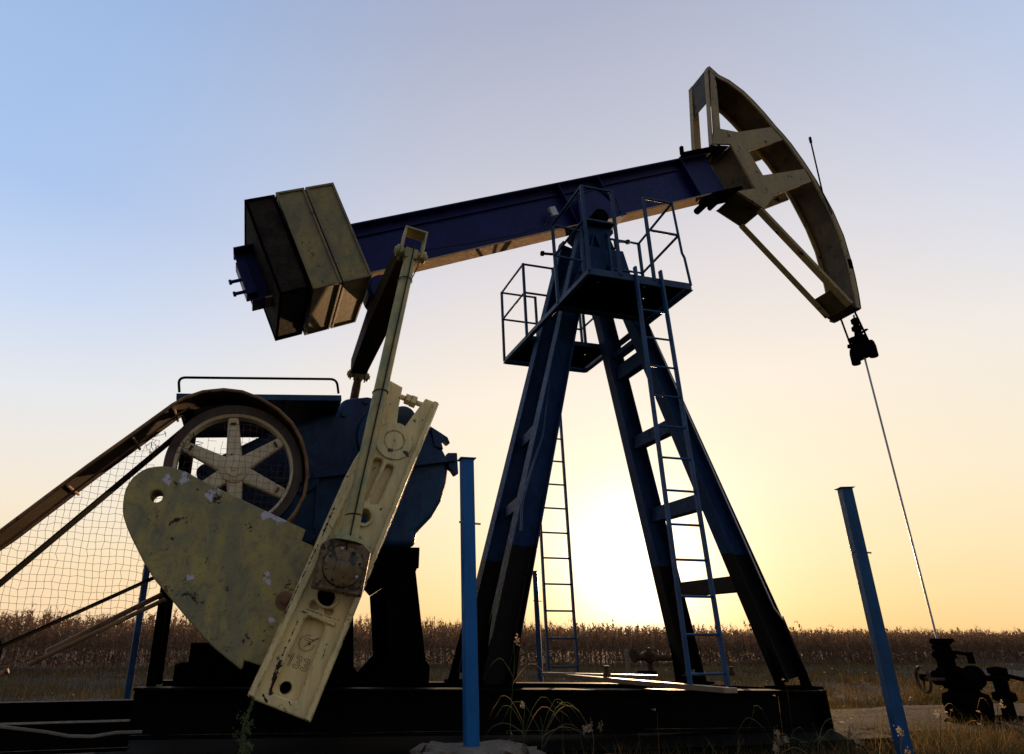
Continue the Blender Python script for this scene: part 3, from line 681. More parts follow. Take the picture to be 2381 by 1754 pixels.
# --- gearbox and its stand (box tilted a few degrees)
gpx = [(457,1100),(468,1078),(496,1064),(629,1001),(683,983),(783,951),(800,925),(856,920),(905,930),(931,944),(963,962),(1001,997),(1024,1030),(1038,1056),(1044,1092),(1040,1125),(1029,1163),(1007,1201),(985,1224),(969,1240),(969,1272),(640,1272),(560,1200),(498,1135),(478,1122)]
YG = 6.62
gl_ = poly(gpx, YG)
gb = obj('gearbox', MB().prism(gl_, YG, YG+.88), M['gear'], PJ, .11); gb.modifiers[0].segments = 5
for p_ in gb.data.polygons: p_.use_smooth = False
fl = MB()
a = P(640, 1117, YG-.05); b_ = P(1058, 1066, YG-.05)
fl.beam((a.x, YG+.44, a.z), (b_.x, YG+.44, b_.z), 1.02, .07, (0,1,0))
obj('split_flange', fl, M['gear'], gb, .008)
for (px, py), ang in (((1012,1012), 0), ((1040,1075), 1)):
    for yy in (YG-.02, YG+.78):
        if ang == 0: hk = poly([(1000,992),(1022,1006),(1040,1018),(1046,1032),(1040,1034),(1032,1026),(1026,1030),(1030,1046),(1010,1040)], YG)
        else: hk = poly([(1040,1054),(1062,1054),(1065,1103),(1058,1106),(1050,1094),(1042,1088)], YG)
        obj('lifting_hook', MB().prism(hk, yy, yy+.10), M['gear'], gb, .008)
lug = poly([(457,1092),(470,1080),(500,1085),(500,1125),(472,1122),(457,1112)], YG-.02); lh = P(471, 1101, YG-.02)
plate('lifting_lug', rounded(lug, .03), [circ(lh.x, lh.z, .030, 18)], YG-.04, YG+.02, M['gear'], gb, .006)
bs = MB(); q = P(916, 1026, YG); bs.lathe((q.x-.06, YG, q.z+.02), (0,-1,0), [(.36,0),(.34,.05),(.22,.07),(.20,.36),(.12,.37),(.12,.75)], 40)
q = P(700, 1105, YG); bs.lathe((q.x, YG, q.z), (0,-1,0), [(.20,0),(.19,.05),(.12,.06),(.1,.12)], 32)
q = P(545, 1095, YG); bs.lathe((q.x, YG, q.z), (0,-1,0), [(.19,0),(.18,.05),(.09,.06),(.07,.40)], 32)
obj('bearing_boss', bs, M['gear'], gb, smooth=True)
bl = MB()
for px, py, r in ((683,1000,.02),(710,1090,.02),(720,1125,.02),(832,1090,.018),(800,965,.03),(850,935,.03)):
    q = P(px, py, YG); bl.lathe((q.x, YG, q.z), (0,-1,0), [(r,0),(r,.03)], 8)
obj('bolts', bl, M['gear'], gb)
rp = MB()
for x_ in (.55, .95): rp.box(x_, x_+.02, YG-.04, YG-.001, 1.0, 1.5)
obj('housing_rib', rp, M['gear'], gb, .003)
zf = zs(1.3, 6.6)
stn = MB()
def pr2(pts, y0, y1): stn.prism(poly(pts, YG), y0, y1)
for y0 in (YG, YG+.84):
    pr2([(640,1273),(976,1273),(974,1300),(968,1328),(894,1375),(865,1342),(640,1342)][0:7], y0, y0+.03)
col_r = poly([(905,1330),(968,1326),(993,1590),(906,1590),(894,1375)], YG)
stn.prism(poly([(894,1376),(967,1328),(996,1589),(850,1589),(904,1528)], YG), YG+.002, YG+.86)
stn.prism(poly([(640,1343),(790,1343),(822,1436),(822,1550),(850,1589),(600,1589)], YG), YG+.002, YG+.86)
stn.prism(poly([(966,1276),(975,1276),(973,1322),(967,1322)], YG), YG-.02, YG+.9)
stand = obj('gearbox_stand', stn, M['black'], PJ, .006)
obj('gusset', MB().prism(poly([(975,1513),(998,1549),(996,1589),(985,1589)], YG), YG-.02, YG-.005), M['black'], stand)

# --- platform above the gearbox with a handrail
YF = 6.2; Y2 = 7.5
a = P(410, 919, YF); b_ = P(794, 923, YF)
dk = MB(); T = (b_-a).normalized(); Nn = Vector((-T.z, 0, T.x))
gpf = obj('gearbox_platform', MB().hexa([a+V(0,.03,0), b_+V(0,.03,0), b_+V(0,Y2-YF,0), a+V(0,Y2-YF,0)], [a+Nn*.012+V(0,.03,0), b_+Nn*.012+V(0,.03,0), b_+Nn*.012+V(0,Y2-YF,0), a+Nn*.012+V(0,Y2-YF,0)]), M['gear'], PJ)
fm = MB().beam(a+V(0,.012,0)-Nn*.012, b_+V(0,.012,0)-Nn*.012, .025, .06, (0,1,0)).beam(a+V(0,Y2-YF+.012,0)-Nn*.012, b_+V(0,Y2-YF+.012,0)-Nn*.012, .025, .06, (0,1,0))
for t in (0.01, .33, .66, .99): p = a.lerp(b_, t); fm.beam(p+V(0,.03,0)-Nn*.03, p+V(0,Y2-YF,0)-Nn*.03, .03, .05, (1,0,0))
obj('platform_frame', fm, M['teal'], gpf, .003)
ra = P(417, 912, YF+.02); rb_ = P(416, 888, YF+.02); rc = P(426, 878, YF+.02); rd = P(770, 882, YF+.02); re_ = P(781, 888, YF+.02); rf = P(787, 915, YF+.02)
def arcpts(pts, r=.06, n=5):
    o = [Vector(pts[0])]
    for i in range(1, len(pts)-1):
        p = Vector(pts[i]); u = Vector(pts[i-1])-p; w = Vector(pts[i+1])-p; rr = min(r, u.length*.45, w.length*.45)
        A_ = p+u.normalized()*rr; B_ = p+w.normalized()*rr
        for j in range(n+1): t = j/n; o.append(A_*(1-t)**2+p*2*t*(1-t)+B_*t*t)
    return o+[Vector(pts[-1])]
obj('handrail', MB().tube(arcpts([ra, P(415,878,YF+.02), P(783,882,YF+.02), rf], .09, 6), .0125, 10), M['black'], gpf, smooth=True)
sm = MB()
for yy in (YF+.05, YF+.50):
    q = P(372, 1450, YF+.05); t_ = P(411, 925, YF+.05)
    sm.beam((q.x, yy, zs(q.x, yy)-.0), (q.x, yy, a.z-.03), .07, .07, (0,1,0))
obj('platform_post', sm, M['black'], gpf, .004)

# --- sheave
SC = P(545, 1095, 6.1); SR = .60
shv = obj('sheave', MB().lathe((SC.x, 6.0, SC.z), (0,1,0), [(SR-.075,0),(SR,.0),(SR,.012),(SR-.02,.03),(SR,.045),(SR-.02,.06),(SR,.075),(SR-.02,.09),(SR,.105),(SR-.02,.12),(SR,.135),(SR-.02,.15),(SR,.165),(SR,.18),(SR-.075,.18),(SR-.075,.001)], 96), M['rim'], PJ, smooth=True)
# open the rim: replace end caps (rim only)
bm = bmesh.new(); bm.from_mesh(shv.data)
bmesh.ops.delete(bm, geom=[f for f in bm.faces if len(f.verts) > 10], context='FACES_ONLY'); bm.to_mesh(shv.data); bm.free()
ir = MB().lathe((SC.x, 6.012, SC.z), (0,1,0), [(SR-.077,0),(SR-.077,.16),(SR-.102,.14),(SR-.102,.02),(SR-.077,0.0001)], 96)
ro = obj('inner_rim', ir, M['wheel'], shv, smooth=True)
bm = bmesh.new(); bm.from_mesh(ro.data); bmesh.ops.delete(bm, geom=[f for f in bm.faces if len(f.verts) > 10], context='FACES_ONLY'); bm.to_mesh(ro.data); bm.free()
obj('hub', MB().lathe((SC.x, 5.985, SC.z), (0,1,0), [(.075,0),(.078,.012),(.082,.012),(.105,.02),(.125,.03),(.125,.20),(.1,.22)], 40), M['wheel'], shv, smooth=True)
obj('hub_nut', MB().lathe((SC.x, 5.985, SC.z), (0,-1,0), [(.028,0),(.028,.012),(.01,.014),(.01,.02)], 6), M['wheel'], shv)
for i in range(6):
    an = rad(97+60*i); dv = Vector((math.cos(an), 0, math.sin(an))); c0 = Vector((SC.x, 6.08, SC.z))
    s_ = MB().beam(c0+dv*.10, c0+dv*(SR-.10), .10, .145, (0,1,0), .07, .095)
    obj('spoke', s_, M['wheel'], shv, .02)
    q = c0+dv*(SR-.17)+V(0,-.045,0); tt = dv.cross(Vector((0,1,0)))
    obj('balance_nub', MB().beam(q-tt*.025, q+tt*.025, .03, .018, (0,1,0)), M['rust'], shv)

# --- belts, belt guard and net
MC = P(-135, 1523, 6.1)
dl = (Vector((MC.x,0,MC.z))-Vector((SC.x,0,SC.z))); an0 = math.atan2(dl.z, dl.x)
def tang(side, r0, r1):
    a_ = an0+side*math.acos((r0-r1)/dl.length); e = Vector((math.cos(a_), 0, math.sin(a_))); return Vector((SC.x,0,SC.z))+e*r0, Vector((MC.x,0,MC.z))+e*r1
bm_ = MB()
for s in (-1, 1):
    p, q = tang(s, SR-.005, .13)
    for j in range(5): bm_.beam((p.x, 6.03+.03*j, p.z), (q.x, 6.03+.03*j, q.z), .02, .014, (0,1,0))
pp, _ = tang(-1, SR-.005, .13); 
obj('drive_belt', bm_, M['rubber'], PJ)
mt_ = obj('motor', MB().lathe((MC.x, 6.25, MC.z), (0,1,0), [(.12,0),(.18,.03),(.18,.60),(.12,.66)], 28).box(MC.x-.1, MC.x+.05, 6.3, 6.8, -.60, MC.z-.15), M['black'], PJ, .006)
obj('pulley', MB().lathe((MC.x, 6.0, MC.z), (0,1,0), [(.14,0),(.13,.02),(.13,.17),(.14,.19),(.04,.20),(.04,.26)], 24), M['black'], mt_)
gpx_ = [(-260,1420),(-120,1316),(0,1236),(121,1145),(206,1082),(315,1004),(373,962),(402,941),(430,925),(472,911),(520,906),(563,911),(605,927),(647,953),(678,983),(699,1019),(712,1062),(715,1107),(707,1153),(688,1190),(660,1225)]
GY0, GY1 = 5.86, 6.26
gd = [Vector((x, 0, z)) for x, z in poly(gpx_, GY0)]
gm = MB(); k = len(gd)
def nrm(i):
    t = (gd[min(i+1,k-1)]-gd[max(i-1,0)]).normalized(); return Vector((-t.z,0,t.x))
inn = [gd[i]-nrm(i)*.010 for i in range(k)]
gm.v = [(p.x, GY0, p.z) for p in gd]+[(p.x, GY1, p.z) for p in gd]+[(p.x, GY0, p.z) for p in inn]+[(p.x, GY1, p.z) for p in inn]
for i in range(k-1): gm.f += [(i,i+1,k+i+1,k+i),(2*k+i,3*k+i,3*k+i+1,2*k+i+1),(i,2*k+i,2*k+i+1,i+1),(k+i,k+i+1,3*k+i+1,3*k+i)]
guard = obj('belt_guard', gm, M['dark_in'], PJ, smooth=True)
for yy, rr in ((GY0, .016), (GY1, .014)):
    obj('guard_edge_tube', MB().tube([(p.x, yy, p.z) for p in gd], rr, 8), M['tube'], guard, smooth=True)
    off = [gd[i]-nrm(i)*.10 for i in range(k)]
obj('guard_edge_tube', MB().tube([(p.x, GY0+.02, p.z) for p in [gd[i]-nrm(i)*.095 for i in range(9)]], .010, 8), M['rust'], guard, smooth=True)
wl = MB()
for i in range(8):
    a_, b_ = gd[i]-nrm(i)*.012, gd[i+1]-nrm(i+1)*.012; c_, d_ = gd[i+1]-nrm(i+1)*.09, gd[i]-nrm(i)*.09
    wl.hexa([(v.x, GY0+.017, v.z) for v in (a_,b_,c_,d_)], [(v.x, GY0+.022, v.z) for v in (a_,b_,c_,d_)])
cr = MB()
for i, f in ((1,.5),(3,.35),(4,.9),(6,.9)):
    q = gd[i].lerp(gd[i+1], f)-nrm(i)*.03; cr.tube([(q.x, GY0+.02, q.z), (q.x, GY1-.01, q.z)], .012, 6)
obj('guard_spacer', cr, M['tan'], guard)
fb = MB(); 
def bar(a, b_, Y, r): A = P(*a, Y); Bq = P(*b_, Y); fb.tube([A, Bq], r, 8)
bar((68,1545), (384,1394), 5.9, .018); bar((110,1515), (378,1382), 6.2, .022); bar((-20,1575), (20,1560), 5.9, .02)
obj('guard_brace', fb, M['tube'], guard, smooth=True)
# wire net stretched below the guard and over the sheave
YNt = GY0+.03
def inpoly(x, z, pl):
    c = False; j = len(pl)-1
    for i in range(len(pl)):
        if (pl[i][1] > z) != (pl[j][1] > z) and x < (pl[j][0]-pl[i][0])*(z-pl[i][1])/(pl[j][1]-pl[i][1])+pl[i][0]: c = not c
        j = i
    return c
reg = poly([(-80,1330),(0,1262),(121,1175),(206,1112),(315,1035),(360,1005),(392,1045),(345,1060),(400,1110),(425,1040),(470,990),(540,975),(620,985),(672,1060),(690,1120),(650,1200),(500,1300),(372,1372),(300,1440),(200,1452),(60,1446),(-80,1440)], YNt)
N = {}; x0, x1, z0, z1 = -2.9, .6, -.1, 2.3; cs_ = .056; nm = MB()
nxn, nzn = int((x1-x0)/cs_), int((z1-z0)/cs_)
for i in range(nxn):
    for j in range(nzn):
        x = x0+i*cs_+random.gauss(0, .0045)+.02*math.sin(j*.12+i*.07); z = z0+j*cs_-.0025*i+random.gauss(0, .0045)+.004*math.sin(i*.8)
        N[i, j] = (x, YNt+.02*math.sin(i*.4+j*.3), z)
torn = lambda p: (p[0]+.98)**2+(p[2]-1.78)**2 < .16**2 or (p[0]+.52)**2+(p[2]-1.66)**2 < .17**2
for (i, j), p in N.items():
    for q in (N.get((i+1, j)), N.get((i, j+1))):
        if q is None or not inpoly(p[0], p[2], reg) or not inpoly(q[0], q[2], reg): continue
        if torn(p) and random.random() < .6: continue
        nm.tube([p, q], .0017, 3)
nw = obj('guard_net', nm, M['rust'], guard); nw['kind'] = 'stuff'
fr_ = MB()
for k_ in range(9):
    c_ = P(random.uniform(395, 470), random.uniform(1010, 1060), YNt); pts = [c_]
    for _ in range(6): pts.append(pts[-1]+V(random.uniform(-.06,.07), random.uniform(-.02,.02), random.uniform(-.05,.05)))
    fr_.tube(pts, .003, 3)
for k_ in range(5):
    c_ = P(random.uniform(345, 385), random.uniform(1005, 1045), YNt); pts = [c_]
    for _ in range(5): pts.append(pts[-1]+V(random.uniform(-.05,.05), random.uniform(-.02,.02), random.uniform(-.06,.04)))
    fr_.tube(pts, .003, 3)
ft = obj('torn_wire', fr_, M['rust'], guard); ft['kind'] = 'stuff'

# --- samson platform, railings, ladders
ZP = 3.926
XA, XB, YA, YB = 3.38, 4.715, 5.715, 8.40
def rectd(name, x0, x1, y0, y1, holes, parent):
    cu = plate(name, [(x0,-y0),(x1,-y0),(x1,-y1),(x0,-y1)], [circ(hx, -hy, .022, 12) for hx, hy in holes], -.004, .004, M['black'], None, .001)
    cu.data.transform(Matrix.Rotation(rad(-90), 4, 'X') ); cu.data.transform(Matrix.Translation((0,0,ZP-.012)))
    return cu
def deck(name, x0, x1, y0, y1, holes):
    # plate() works in XZ; swing it flat
    o = plate(name, [(x0,y0),(x1,y0),(x1,y1),(x0,y1)], [circ(hx, hy, .020, 12) for hx, hy in holes], -.004, .004, M['black'], None, .001)
    for v in o.data.vertices: x, y, z = v.co; v.co = (x, z, ZP-.012+y)
    o.data.flip_normals(); return o
plt_ = deck('service_platform', XA+.03, XB-.03, YA+.03, 6.60, [(3.9,6.35),(4.36,6.15),(4.44,6.35),(3.62,5.95),(4.2,5.9)])
setpar(plt_, PJ)
d2 = deck('deck', XA+.03, XB-.03, 7.54, YB-.03, [(4.0,7.75),(4.25,8.05),(3.9,8.2),(4.45,7.9)]); setpar(d2, plt_)
fm = MB()
for a, b_ in (((XA,YA),(XB,YA)), ((XA,YB),(XB,YB))): fm.beam((a[0],a[1],ZP-.035),(b_[0],b_[1],ZP-.035), .012, .085, (0,1,0))
for x in (XA, XB): fm.beam((x,YA+.008,ZP-.035),(x,YB-.008,ZP-.035), .012, .085, (1,0,0)); fm.beam((x,YA+.008,ZP-.072),(x,YB-.008,ZP-.072), .06, .008, (1,0,0))
for y in (6.62, 7.52): fm.beam((XA+.01,y,ZP-.04),(XB-.01,y,ZP-.04), .03, .06, (0,1,0))
obj('deck_frame', fm, M['teal'], plt_, .002)
ZT, ZM = 5.08, 4.60
def railing(p, sx, sy, ya, yb, bend=False):
    """cage of three sides; p lists posts (x, y)"""
    r = MB()
    for i, (x, y) in enumerate(p):
        if bend and (x, y) == (XB, YA): r.tube([(x,y,ZP-.02),(x-.03,y,ZP+.36),(x-.055,y,ZP+.42),(x-.09,y,ZT)], .016, 6)
        else: r.beam((x,y,ZP-.03),(x,y,ZT), .034, .034, (1,0,0))
    for i in range(len(p)-1):
        for z in (ZT-.012, ZM): 
            off = -.09 if bend and p[i] == (XB, YA) else 0; off2 = -.09 if bend and p[i+1] == (XB, YA) else 0
            k_ = 1 if z > 5 else .7
            r.beam((p[i][0]+off*k_,p[i][1],z),(p[i+1][0]+off2*k_,p[i+1][1],z), .024, .024, (0,0,1))
    return obj('railing', r, M['teal'], plt_, .002)
railing([(3.78,YA),(XA,YA),(XA,6.53),(3.80,6.56)], 0,0,0,0)
railing([(4.22,YA),(XB,YA),(XB,6.62),(4.25,6.62)], 0,0,0,0, True)
railing([(3.95,YB),(XA,YB),(XA,7.53),(3.85,7.53)], 0,0,0,0)
railing([(4.22,YB),(XB,YB),(XB,7.53),(4.28,7.53)], 0,0,0,0)
def ladder(x0t, x1t, x0b, x1b, y, zt, zb, n0, nn, mat):
    rails = []
    L0 = obj('ladder', MB().beam((x0b,y,zb),(x0t,y,zt), .05, .028, (0,1,0)), mat, PJ, .004)
    obj('rail', MB().beam((x1b,y,zb),(x1t,y,zt), .05, .028, (0,1,0)), mat, L0, .004)
    rung = None
    for i in range(nn):
        z = n0+.345*i; t = (z-zb)/(zt-zb); a = x0b+(x0t-x0b)*t; b_ = x1b+(x1t-x1b)*t
        if rung is None: rung = obj('rung', MB().tube([(-.5,0,0),(.5,0,0)], .0125, 8), mat, L0); base = rung
        else: rung = base.copy(); C.objects.link(rung); rung.parent = L0
        rung.scale = (b_-a-.02, 1, 1); rung.location = Vector(((a+b_)/2, y, z))-wloc(L0)
    return L0
a0, a1 = P(1604,1588,5.70), P(1692,1600,5.70)
ladder(3.965, 4.30, a0.x, a1.x, 5.695, 4.03, -.43, -.32, 13, M['ladder'])['label'] = 'ladder on the near side'
b0, b1 = P(1276,1563,8.42), P(1344,1563,8.42)
ladder(3.84, 4.26, b0.x, b1.x, 8.43, 3.93, -.45, -.36, 13, M['teal'])['label'] = 'ladder on the far side'
# conduits and cables
cd = MB().tube([P(1277,884,6.55), P(1262,1010,6.40), P(1230,1110,6.2), P(1214,1170,6.12), P(1211,1235,6.06)], .012, 6)
cd2 = MB(); pl_ = [legp('R', 1, z)+V(.075,-.115,0) for z in (3.7, 2.5, 1.5, .55, .3)]; pl_.append(pl_[-1]+V(.09,0,-.12)); cd2.tube(pl_, .008, 6)
obj('conduit', cd, M['teal'], sam, smooth=True); obj('conduit', cd2, M['galv'], sam, smooth=True)
wr = MB(); wr.tube([B(-3.05,.18,-.15),B(-2.9,.05,-.16),B(-3.2,-.25,-.16),B(-3.55,-.38,-.14)], .008, 5); wr.tube([B(-3.0,.16,-.15),B(-3.05,-.05,-.16),B(-3.4,-.2,-.15),B(-3.5,-.15,-.15)], .005, 5)
wr.tube([B(-3.0,.16,-.14),B(-2.2,.10,-.135),B(-1.4,.06,-.14),B(-.95,.12,-.14),B(-.8,.28,-.12),B(-.62,.33,-.1)], .009, 5)
wr.tube([B(-.55,.25,-.14),B(-.3,.42,-.17),B(.1,.50,-.17),B(.35,.25,-.17),B(.30,-.05,-.17)], .009, 5)
obj('signal_cable', wr, M['plastic'], wb, smooth=True)
lt = MB(); bbox(lt, -.78, -.68, .22, .36, -.16, -.10); obj('junction_box', lt, M['galv'], wb, .004)
ins = MB()
for a, b_ in (((1290,592),(1264,590)), ((1430,562),(1457,563))):
    p, q = P(*a, 6.75), P(*b_, 6.75); ins.tube([p, q], .02, 6); ins.tube([q, q+(q-p).normalized()*.035], .035, 8); ins.tube([p+V(0,0,-.12), p+V(0,0,.02)], .02, 6)
obj('lifting_eye', ins, M['black'], sam)
def split_loose(names):
    """each separate piece of these meshes becomes an object of its own"""
    for o in [o for o in C.objects if o.type == 'MESH' and o.name.split('.')[0] in names]:
        me = o.data; adj = list(range(len(me.vertices)))
        def find(a):
            while adj[a] != a: adj[a] = adj[adj[a]]; a = adj[a]
            return a
        for e in me.edges: adj[find(e.vertices[0])] = find(e.vertices[1])
        comp = {}
        for p in me.polygons: comp.setdefault(find(p.vertices[0]), []).append(p)
        if len(comp) < 2: continue
        base = o.name.split('.')[0]; first = True; vco = [v.co.copy() for v in me.vertices]; news = []
        for k_, ps in comp.items():
            ids = sorted({v for p in ps for v in p.vertices}); mp = {v: i for i, v in enumerate(ids)}
            m2 = bpy.data.meshes.new(base); m2.from_pydata([vco[v] for v in ids], [], [[mp[v] for v in p.vertices] for p in ps])
            for mm_ in me.materials: m2.materials.append(mm_)
            if ps[0].use_smooth:
                for p in m2.polygons: p.use_smooth = True
                m2.set_sharp_from_angle(angle=rad(38))
            news.append(m2)
        for m2 in news[1:]:
            c = o.copy(); c.data = m2; C.objects.link(c)
        o.data = news[0]
for o in C.objects:
    if o.name.split('.')[0] == 'bolts': o.name = 'bolt'
split_loose({'stiffener', 'bolt', 'housing_rib', 'guard_brace', 'strap', 'guard_spacer', 'platform_post', 'web_rib', 'drive_belt', 'bearing_boss', 'clamp', 'lifting_eye'})
# ------------------------------------------------------------------ polished rod and carrier
rod = thing('polished_rod', (8.77, YC, -.05), 'thin bright rod hanging from the horsehead down to the wellhead', 'rod')
obj('rod', MB().tube([(8.772, YC, -.08), (8.772, YC, 4.75)], .0135, 10), M['galv'], rod, smooth=True)
cbz = 4.10
cb = MB().beam((8.73, YC-.15, cbz), (8.73, YC+.15, cbz), .10, .16, (1,0,0)).beam((8.82, YC-.15, cbz), (8.82, YC+.15, cbz), .04, .16, (1,0,0))
for s in (-1, 1): cb.lathe((8.77, YC+s*.155, cbz-.14), (0,0,1), [(.05,0),(.062,.01),(.062,.18),(.05,.25),(.035,.28)], 14)
obj('carrier_bar', cb, M['black'], rod, .01)
lc = MB().lathe((8.77, YC, cbz+.07), (0,0,1), [(.09,0),(.10,.02),(.09,.14),(.10,.15),(.10,.20),(.06,.22),(.05,.30),(.075,.32),(.075,.37),(.045,.38),(.045,.43),(.06,.44),(.06,.50),(.035,.52)], 18)
lc.lathe((8.77, YC+.1, cbz+.27), (0,1,0), [(.05,0),(.05,.05)], 10)
obj('rod_clamp', lc, M['black'], rod, smooth=True)
obj('load_arm', MB().beam((8.77,YC-.16,cbz+.33),(8.77,YC+.19,cbz+.28), .05, .018, (1,0,0)).beam((8.77,YC-.05,cbz+.14),(8.77,YC+.19,cbz+.18), .12, .06, (1,0,0)), M['black'], rod, .004)

# ------------------------------------------------------------------ wellhead
whx, why = 8.80, YC
wh = thing('wellhead', (whx, why, -1.0), 'black oily wellhead stack with valves and a small handwheel', 'wellhead')
def zpx(py): return P(2230, py, YC).z
w1 = MB().lathe((whx+.20, why, -1.02), (0,0,1), [(.30,0),(.30,.03),(.23,.05),(.25,.12),(.26,.26),(.24,.34),(.17,.37),(.16,.42),(.22,.43),(.22,.48),(.15,.49),(.14,.56),(.20,.57),(.20,.61)], 28)
for i in range(10):
    a_ = i*.628; w1.lathe((whx+.20+.19*math.cos(a_), why+.19*math.sin(a_), -.62), (0,0,1), [(.018,0),(.018,.09)], 6)
obj('casing_head', w1, M['black'], wh, .003)
w2 = MB().lathe((whx+.02, why, -.42), (0,0,1), [(.13,0),(.13,.04),(.10,.06),(.10,.16),(.13,.18),(.13,.24),(.10,.25),(.09,.34),(.12,.35),(.12,.39),(.06,.41)], 20)
w2.box(whx-.06, whx+.16, why-.08, why+.08, -.06, -.01)
w2.lathe((whx-.12, why, -.12), (1,0,0), [(.035,0),(.035,.1)], 8).lathe((whx-.13, why, -.20), (1,0,0), [(.03,0),(.03,.1)], 8)
obj('stuffing_box', w2, M['black'], wh, .004)
obj('side_pipe', MB().tube([(whx+.1,why,-.17),(whx+.40,why,-.20),(whx+.46,why,-.22)], .022, 8).lathe((whx+.46,why,-.32), (0,0,1), [(.04,0),(.04,.14)], 8), M['black'], wh)
va = MB().tube([(whx-.45,why,-.47),(whx+.72,why,-.50)], .035, 10).lathe((whx-.2,why,-.48),(1,0,0),[(.09,0),(.09,.03),(.06,.04),(.06,.3),(.14,.32),(.14,.36),(.09,.37),(.11,.44),(.11,.6),(.14,.61),(.14,.66),(.06,.67)], 18)
va.lathe((whx+.12,why-.15,-.48),(0,-1,0),[(.1,-.1),(.1,.1),(.06,.12)], 14)
obj('valve_body', va, M['black'], wh, smooth=True)
hwc = Vector((P(2147,1580,YC).x, why, P(2147,1580,YC).z))
ax = Vector((.93,-.37,0)).normalized(); e1 = ax.cross(Vector((0,0,1))); e2 = Vector((0,0,1))
hm = MB().tube([hwc+(e1*math.cos(t)+e2*math.sin(t))*.148 for t in np.linspace(0, 2*math.pi, 29)[:-1]], .019, 8, closed=True)
for t in (0.3, 0.3+2.094, .3+4.189): hm.tube([hwc, hwc+(e1*math.cos(t)+e2*math.sin(t))*.145], .011, 6)
hm.tube([hwc-ax*.02, hwc+ax*.25], .02, 8)
obj('handwheel', hm, M['rust'], wh, smooth=True)
fl = MB().tube([(whx+.7,why,-.50),(whx+1.0,why,-.50)], .04, 10).lathe((whx+.86,why,-.78),(0,0,1),[(.09,0),(.13,.02),(.13,.1),(.08,.12),(.08,.32),(.11,.34),(.11,.4),(.02,.42)], 16).tube([(whx+.86,why,-1.0),(whx+.86,why,-.75)], .075, 12).tube([(whx+1.0,why,-.47),(whx+1.7,why-.1,-.62)], .028, 8)
fl.box(whx+.70, whx+1.05, why-.15, why+.15, -1.0, -.95)
obj('flow_line', fl, M['black'], wh, .004)
hz_ = [P(x_, y_, 5.3) for x_, y_ in ((-60,1690),(10,1691),(60,1697),(110,1703),(160,1712),(215,1713),(270,1704),(330,1702))]
tag(obj('hose', MB().tube(hz_, .011, 6), M['concrete'], None, smooth=True), 'thin pale hose lying along the dark rails at lower left', 'hose')
# ------------------------------------------------------------------ fence posts
def fencepost(px, py, Y, ztop, zbot, label, turn=.12, wd=.095, mat='post'):
    t = P(px, py, Y); x = t.x
    e = thing('fence_post', (x, Y, zbot), label, 'post', 'blue metal posts standing around the pumpjack'); e.rotation_euler = (0, 0, turn)
    h = ztop-zbot; w = wd/2
    m1 = MB().add([], []); th = .006
    prof = [(-w,w),(-w,-w),(w,-w),(w,w)]
    m1.hexa([(a, b_, 0) for a, b_ in prof], [(a, b_, h) for a, b_ in prof])
    o = obj('shaft', m1, M[mat], None, .002); o.parent = e
    o = obj('cap', MB().box(-w*1.35, w*1.35, -w*1.35, w*1.35, h+.001, h+.008), M[mat], None, .001); o.parent = e
    o = obj('bolt', MB().tube([(-w-.02,0,h*.77),(w+.055,0,h*.765)], .008, 6), M['galv'], None); o.parent = e
    return e
fencepost(1028, 1400, 4.8, P(1085,1070,4.8).z, P(1100,1745,4.8).z-.10, 'bright blue metal post in front of the gearbox, standing on rough concrete', -.07)
fencepost(2035, 1450, 4.8, P(1964,1137,4.8).z, GZ-.05, 'blue metal post standing alone at right between pumpjack and wellhead', -.37, mat='post_d')
for o in [o for o in C.objects if o.name.startswith('fence_post')]: pass
q = P(1964, 1137, 4.8); C.objects['fence_post.001'].location.x = q.x
q = P(1085, 1070, 4.8); C.objects['fence_post'].location.x = q.x
e = fencepost(1244, 1329, 12.5, P(1244,1329,12.5).z, GZ-.05, 'distant blue post seen left of the far ladder', -.5, mat='teal')
e = fencepost(322, 1450, 12.0, P(342,1315,12.0).z, GZ-.05, 'distant blue post behind the crank counterweight at left', .3, mat='gear')
f = slab('concrete_footing', P(985,1738,4.8).x, P(1225,1738,4.8).x, 4.62, 5.05, GZ-.1, P(1100,1738,4.8).z+.005, M['concrete'], 9, .035)
tag(f, 'rough grey concrete footing under the bright blue post', 'concrete block')

# loose boards and bits on the skid
def board(a, b_, w, z0, z1, label, th=.045):
    A = PZ(*a, z0); Bq = PZ(*b_, z1); o = obj('plank', MB().beam(A, Bq, w, th, Vector((0,1,0))), M['wood'], None, .004); return tag(o, label, 'plank', 'planks lying across the skid')
board((1330,1574), (1700,1606), .24, -.40, -.44, 'long wooden plank lying slantwise on the skid at the near ladder')
board((1262,1568), (1530,1575), .20, -.43, -.44, 'wooden plank at the foot of the far ladder')
tag(obj('steel_block', MB().box(5.05, 5.28, 7.2, 7.4, -.50, -.43), M['black'], None, .006), 'small dark block on the skid left of the near right leg', 'block')
tag(obj('steel_block', MB().box(4.86, 5.05, 7.85, 8.0, -.46, -.40), M['black'], None, .006), 'small dark block on the skid seen between the near ladder rails', 'block')
q = P(1412, 1575, 6.6)
tag(obj('anchor_bolt', MB().lathe((q.x, 6.6, q.z), (0,0,1), [(.04,0),(.04,.04),(.026,.045),(.026,.1),(.03,.1),(.03,.11)], 10), M['rust'], None), 'rusty anchor bolt stub upright on the planks', 'bolt')
q = P(1703, 1572, 6.9)
tag(obj('anchor_bolt', MB().lathe((q.x, 6.9, q.z), (0,0,1), [(.035,0),(.035,.05),(.02,.06),(.02,.1)], 10), M['rust'], None), 'dark bolt stub upright just right of the near ladder', 'bolt')
vx = P(1500, 1530, 12).x
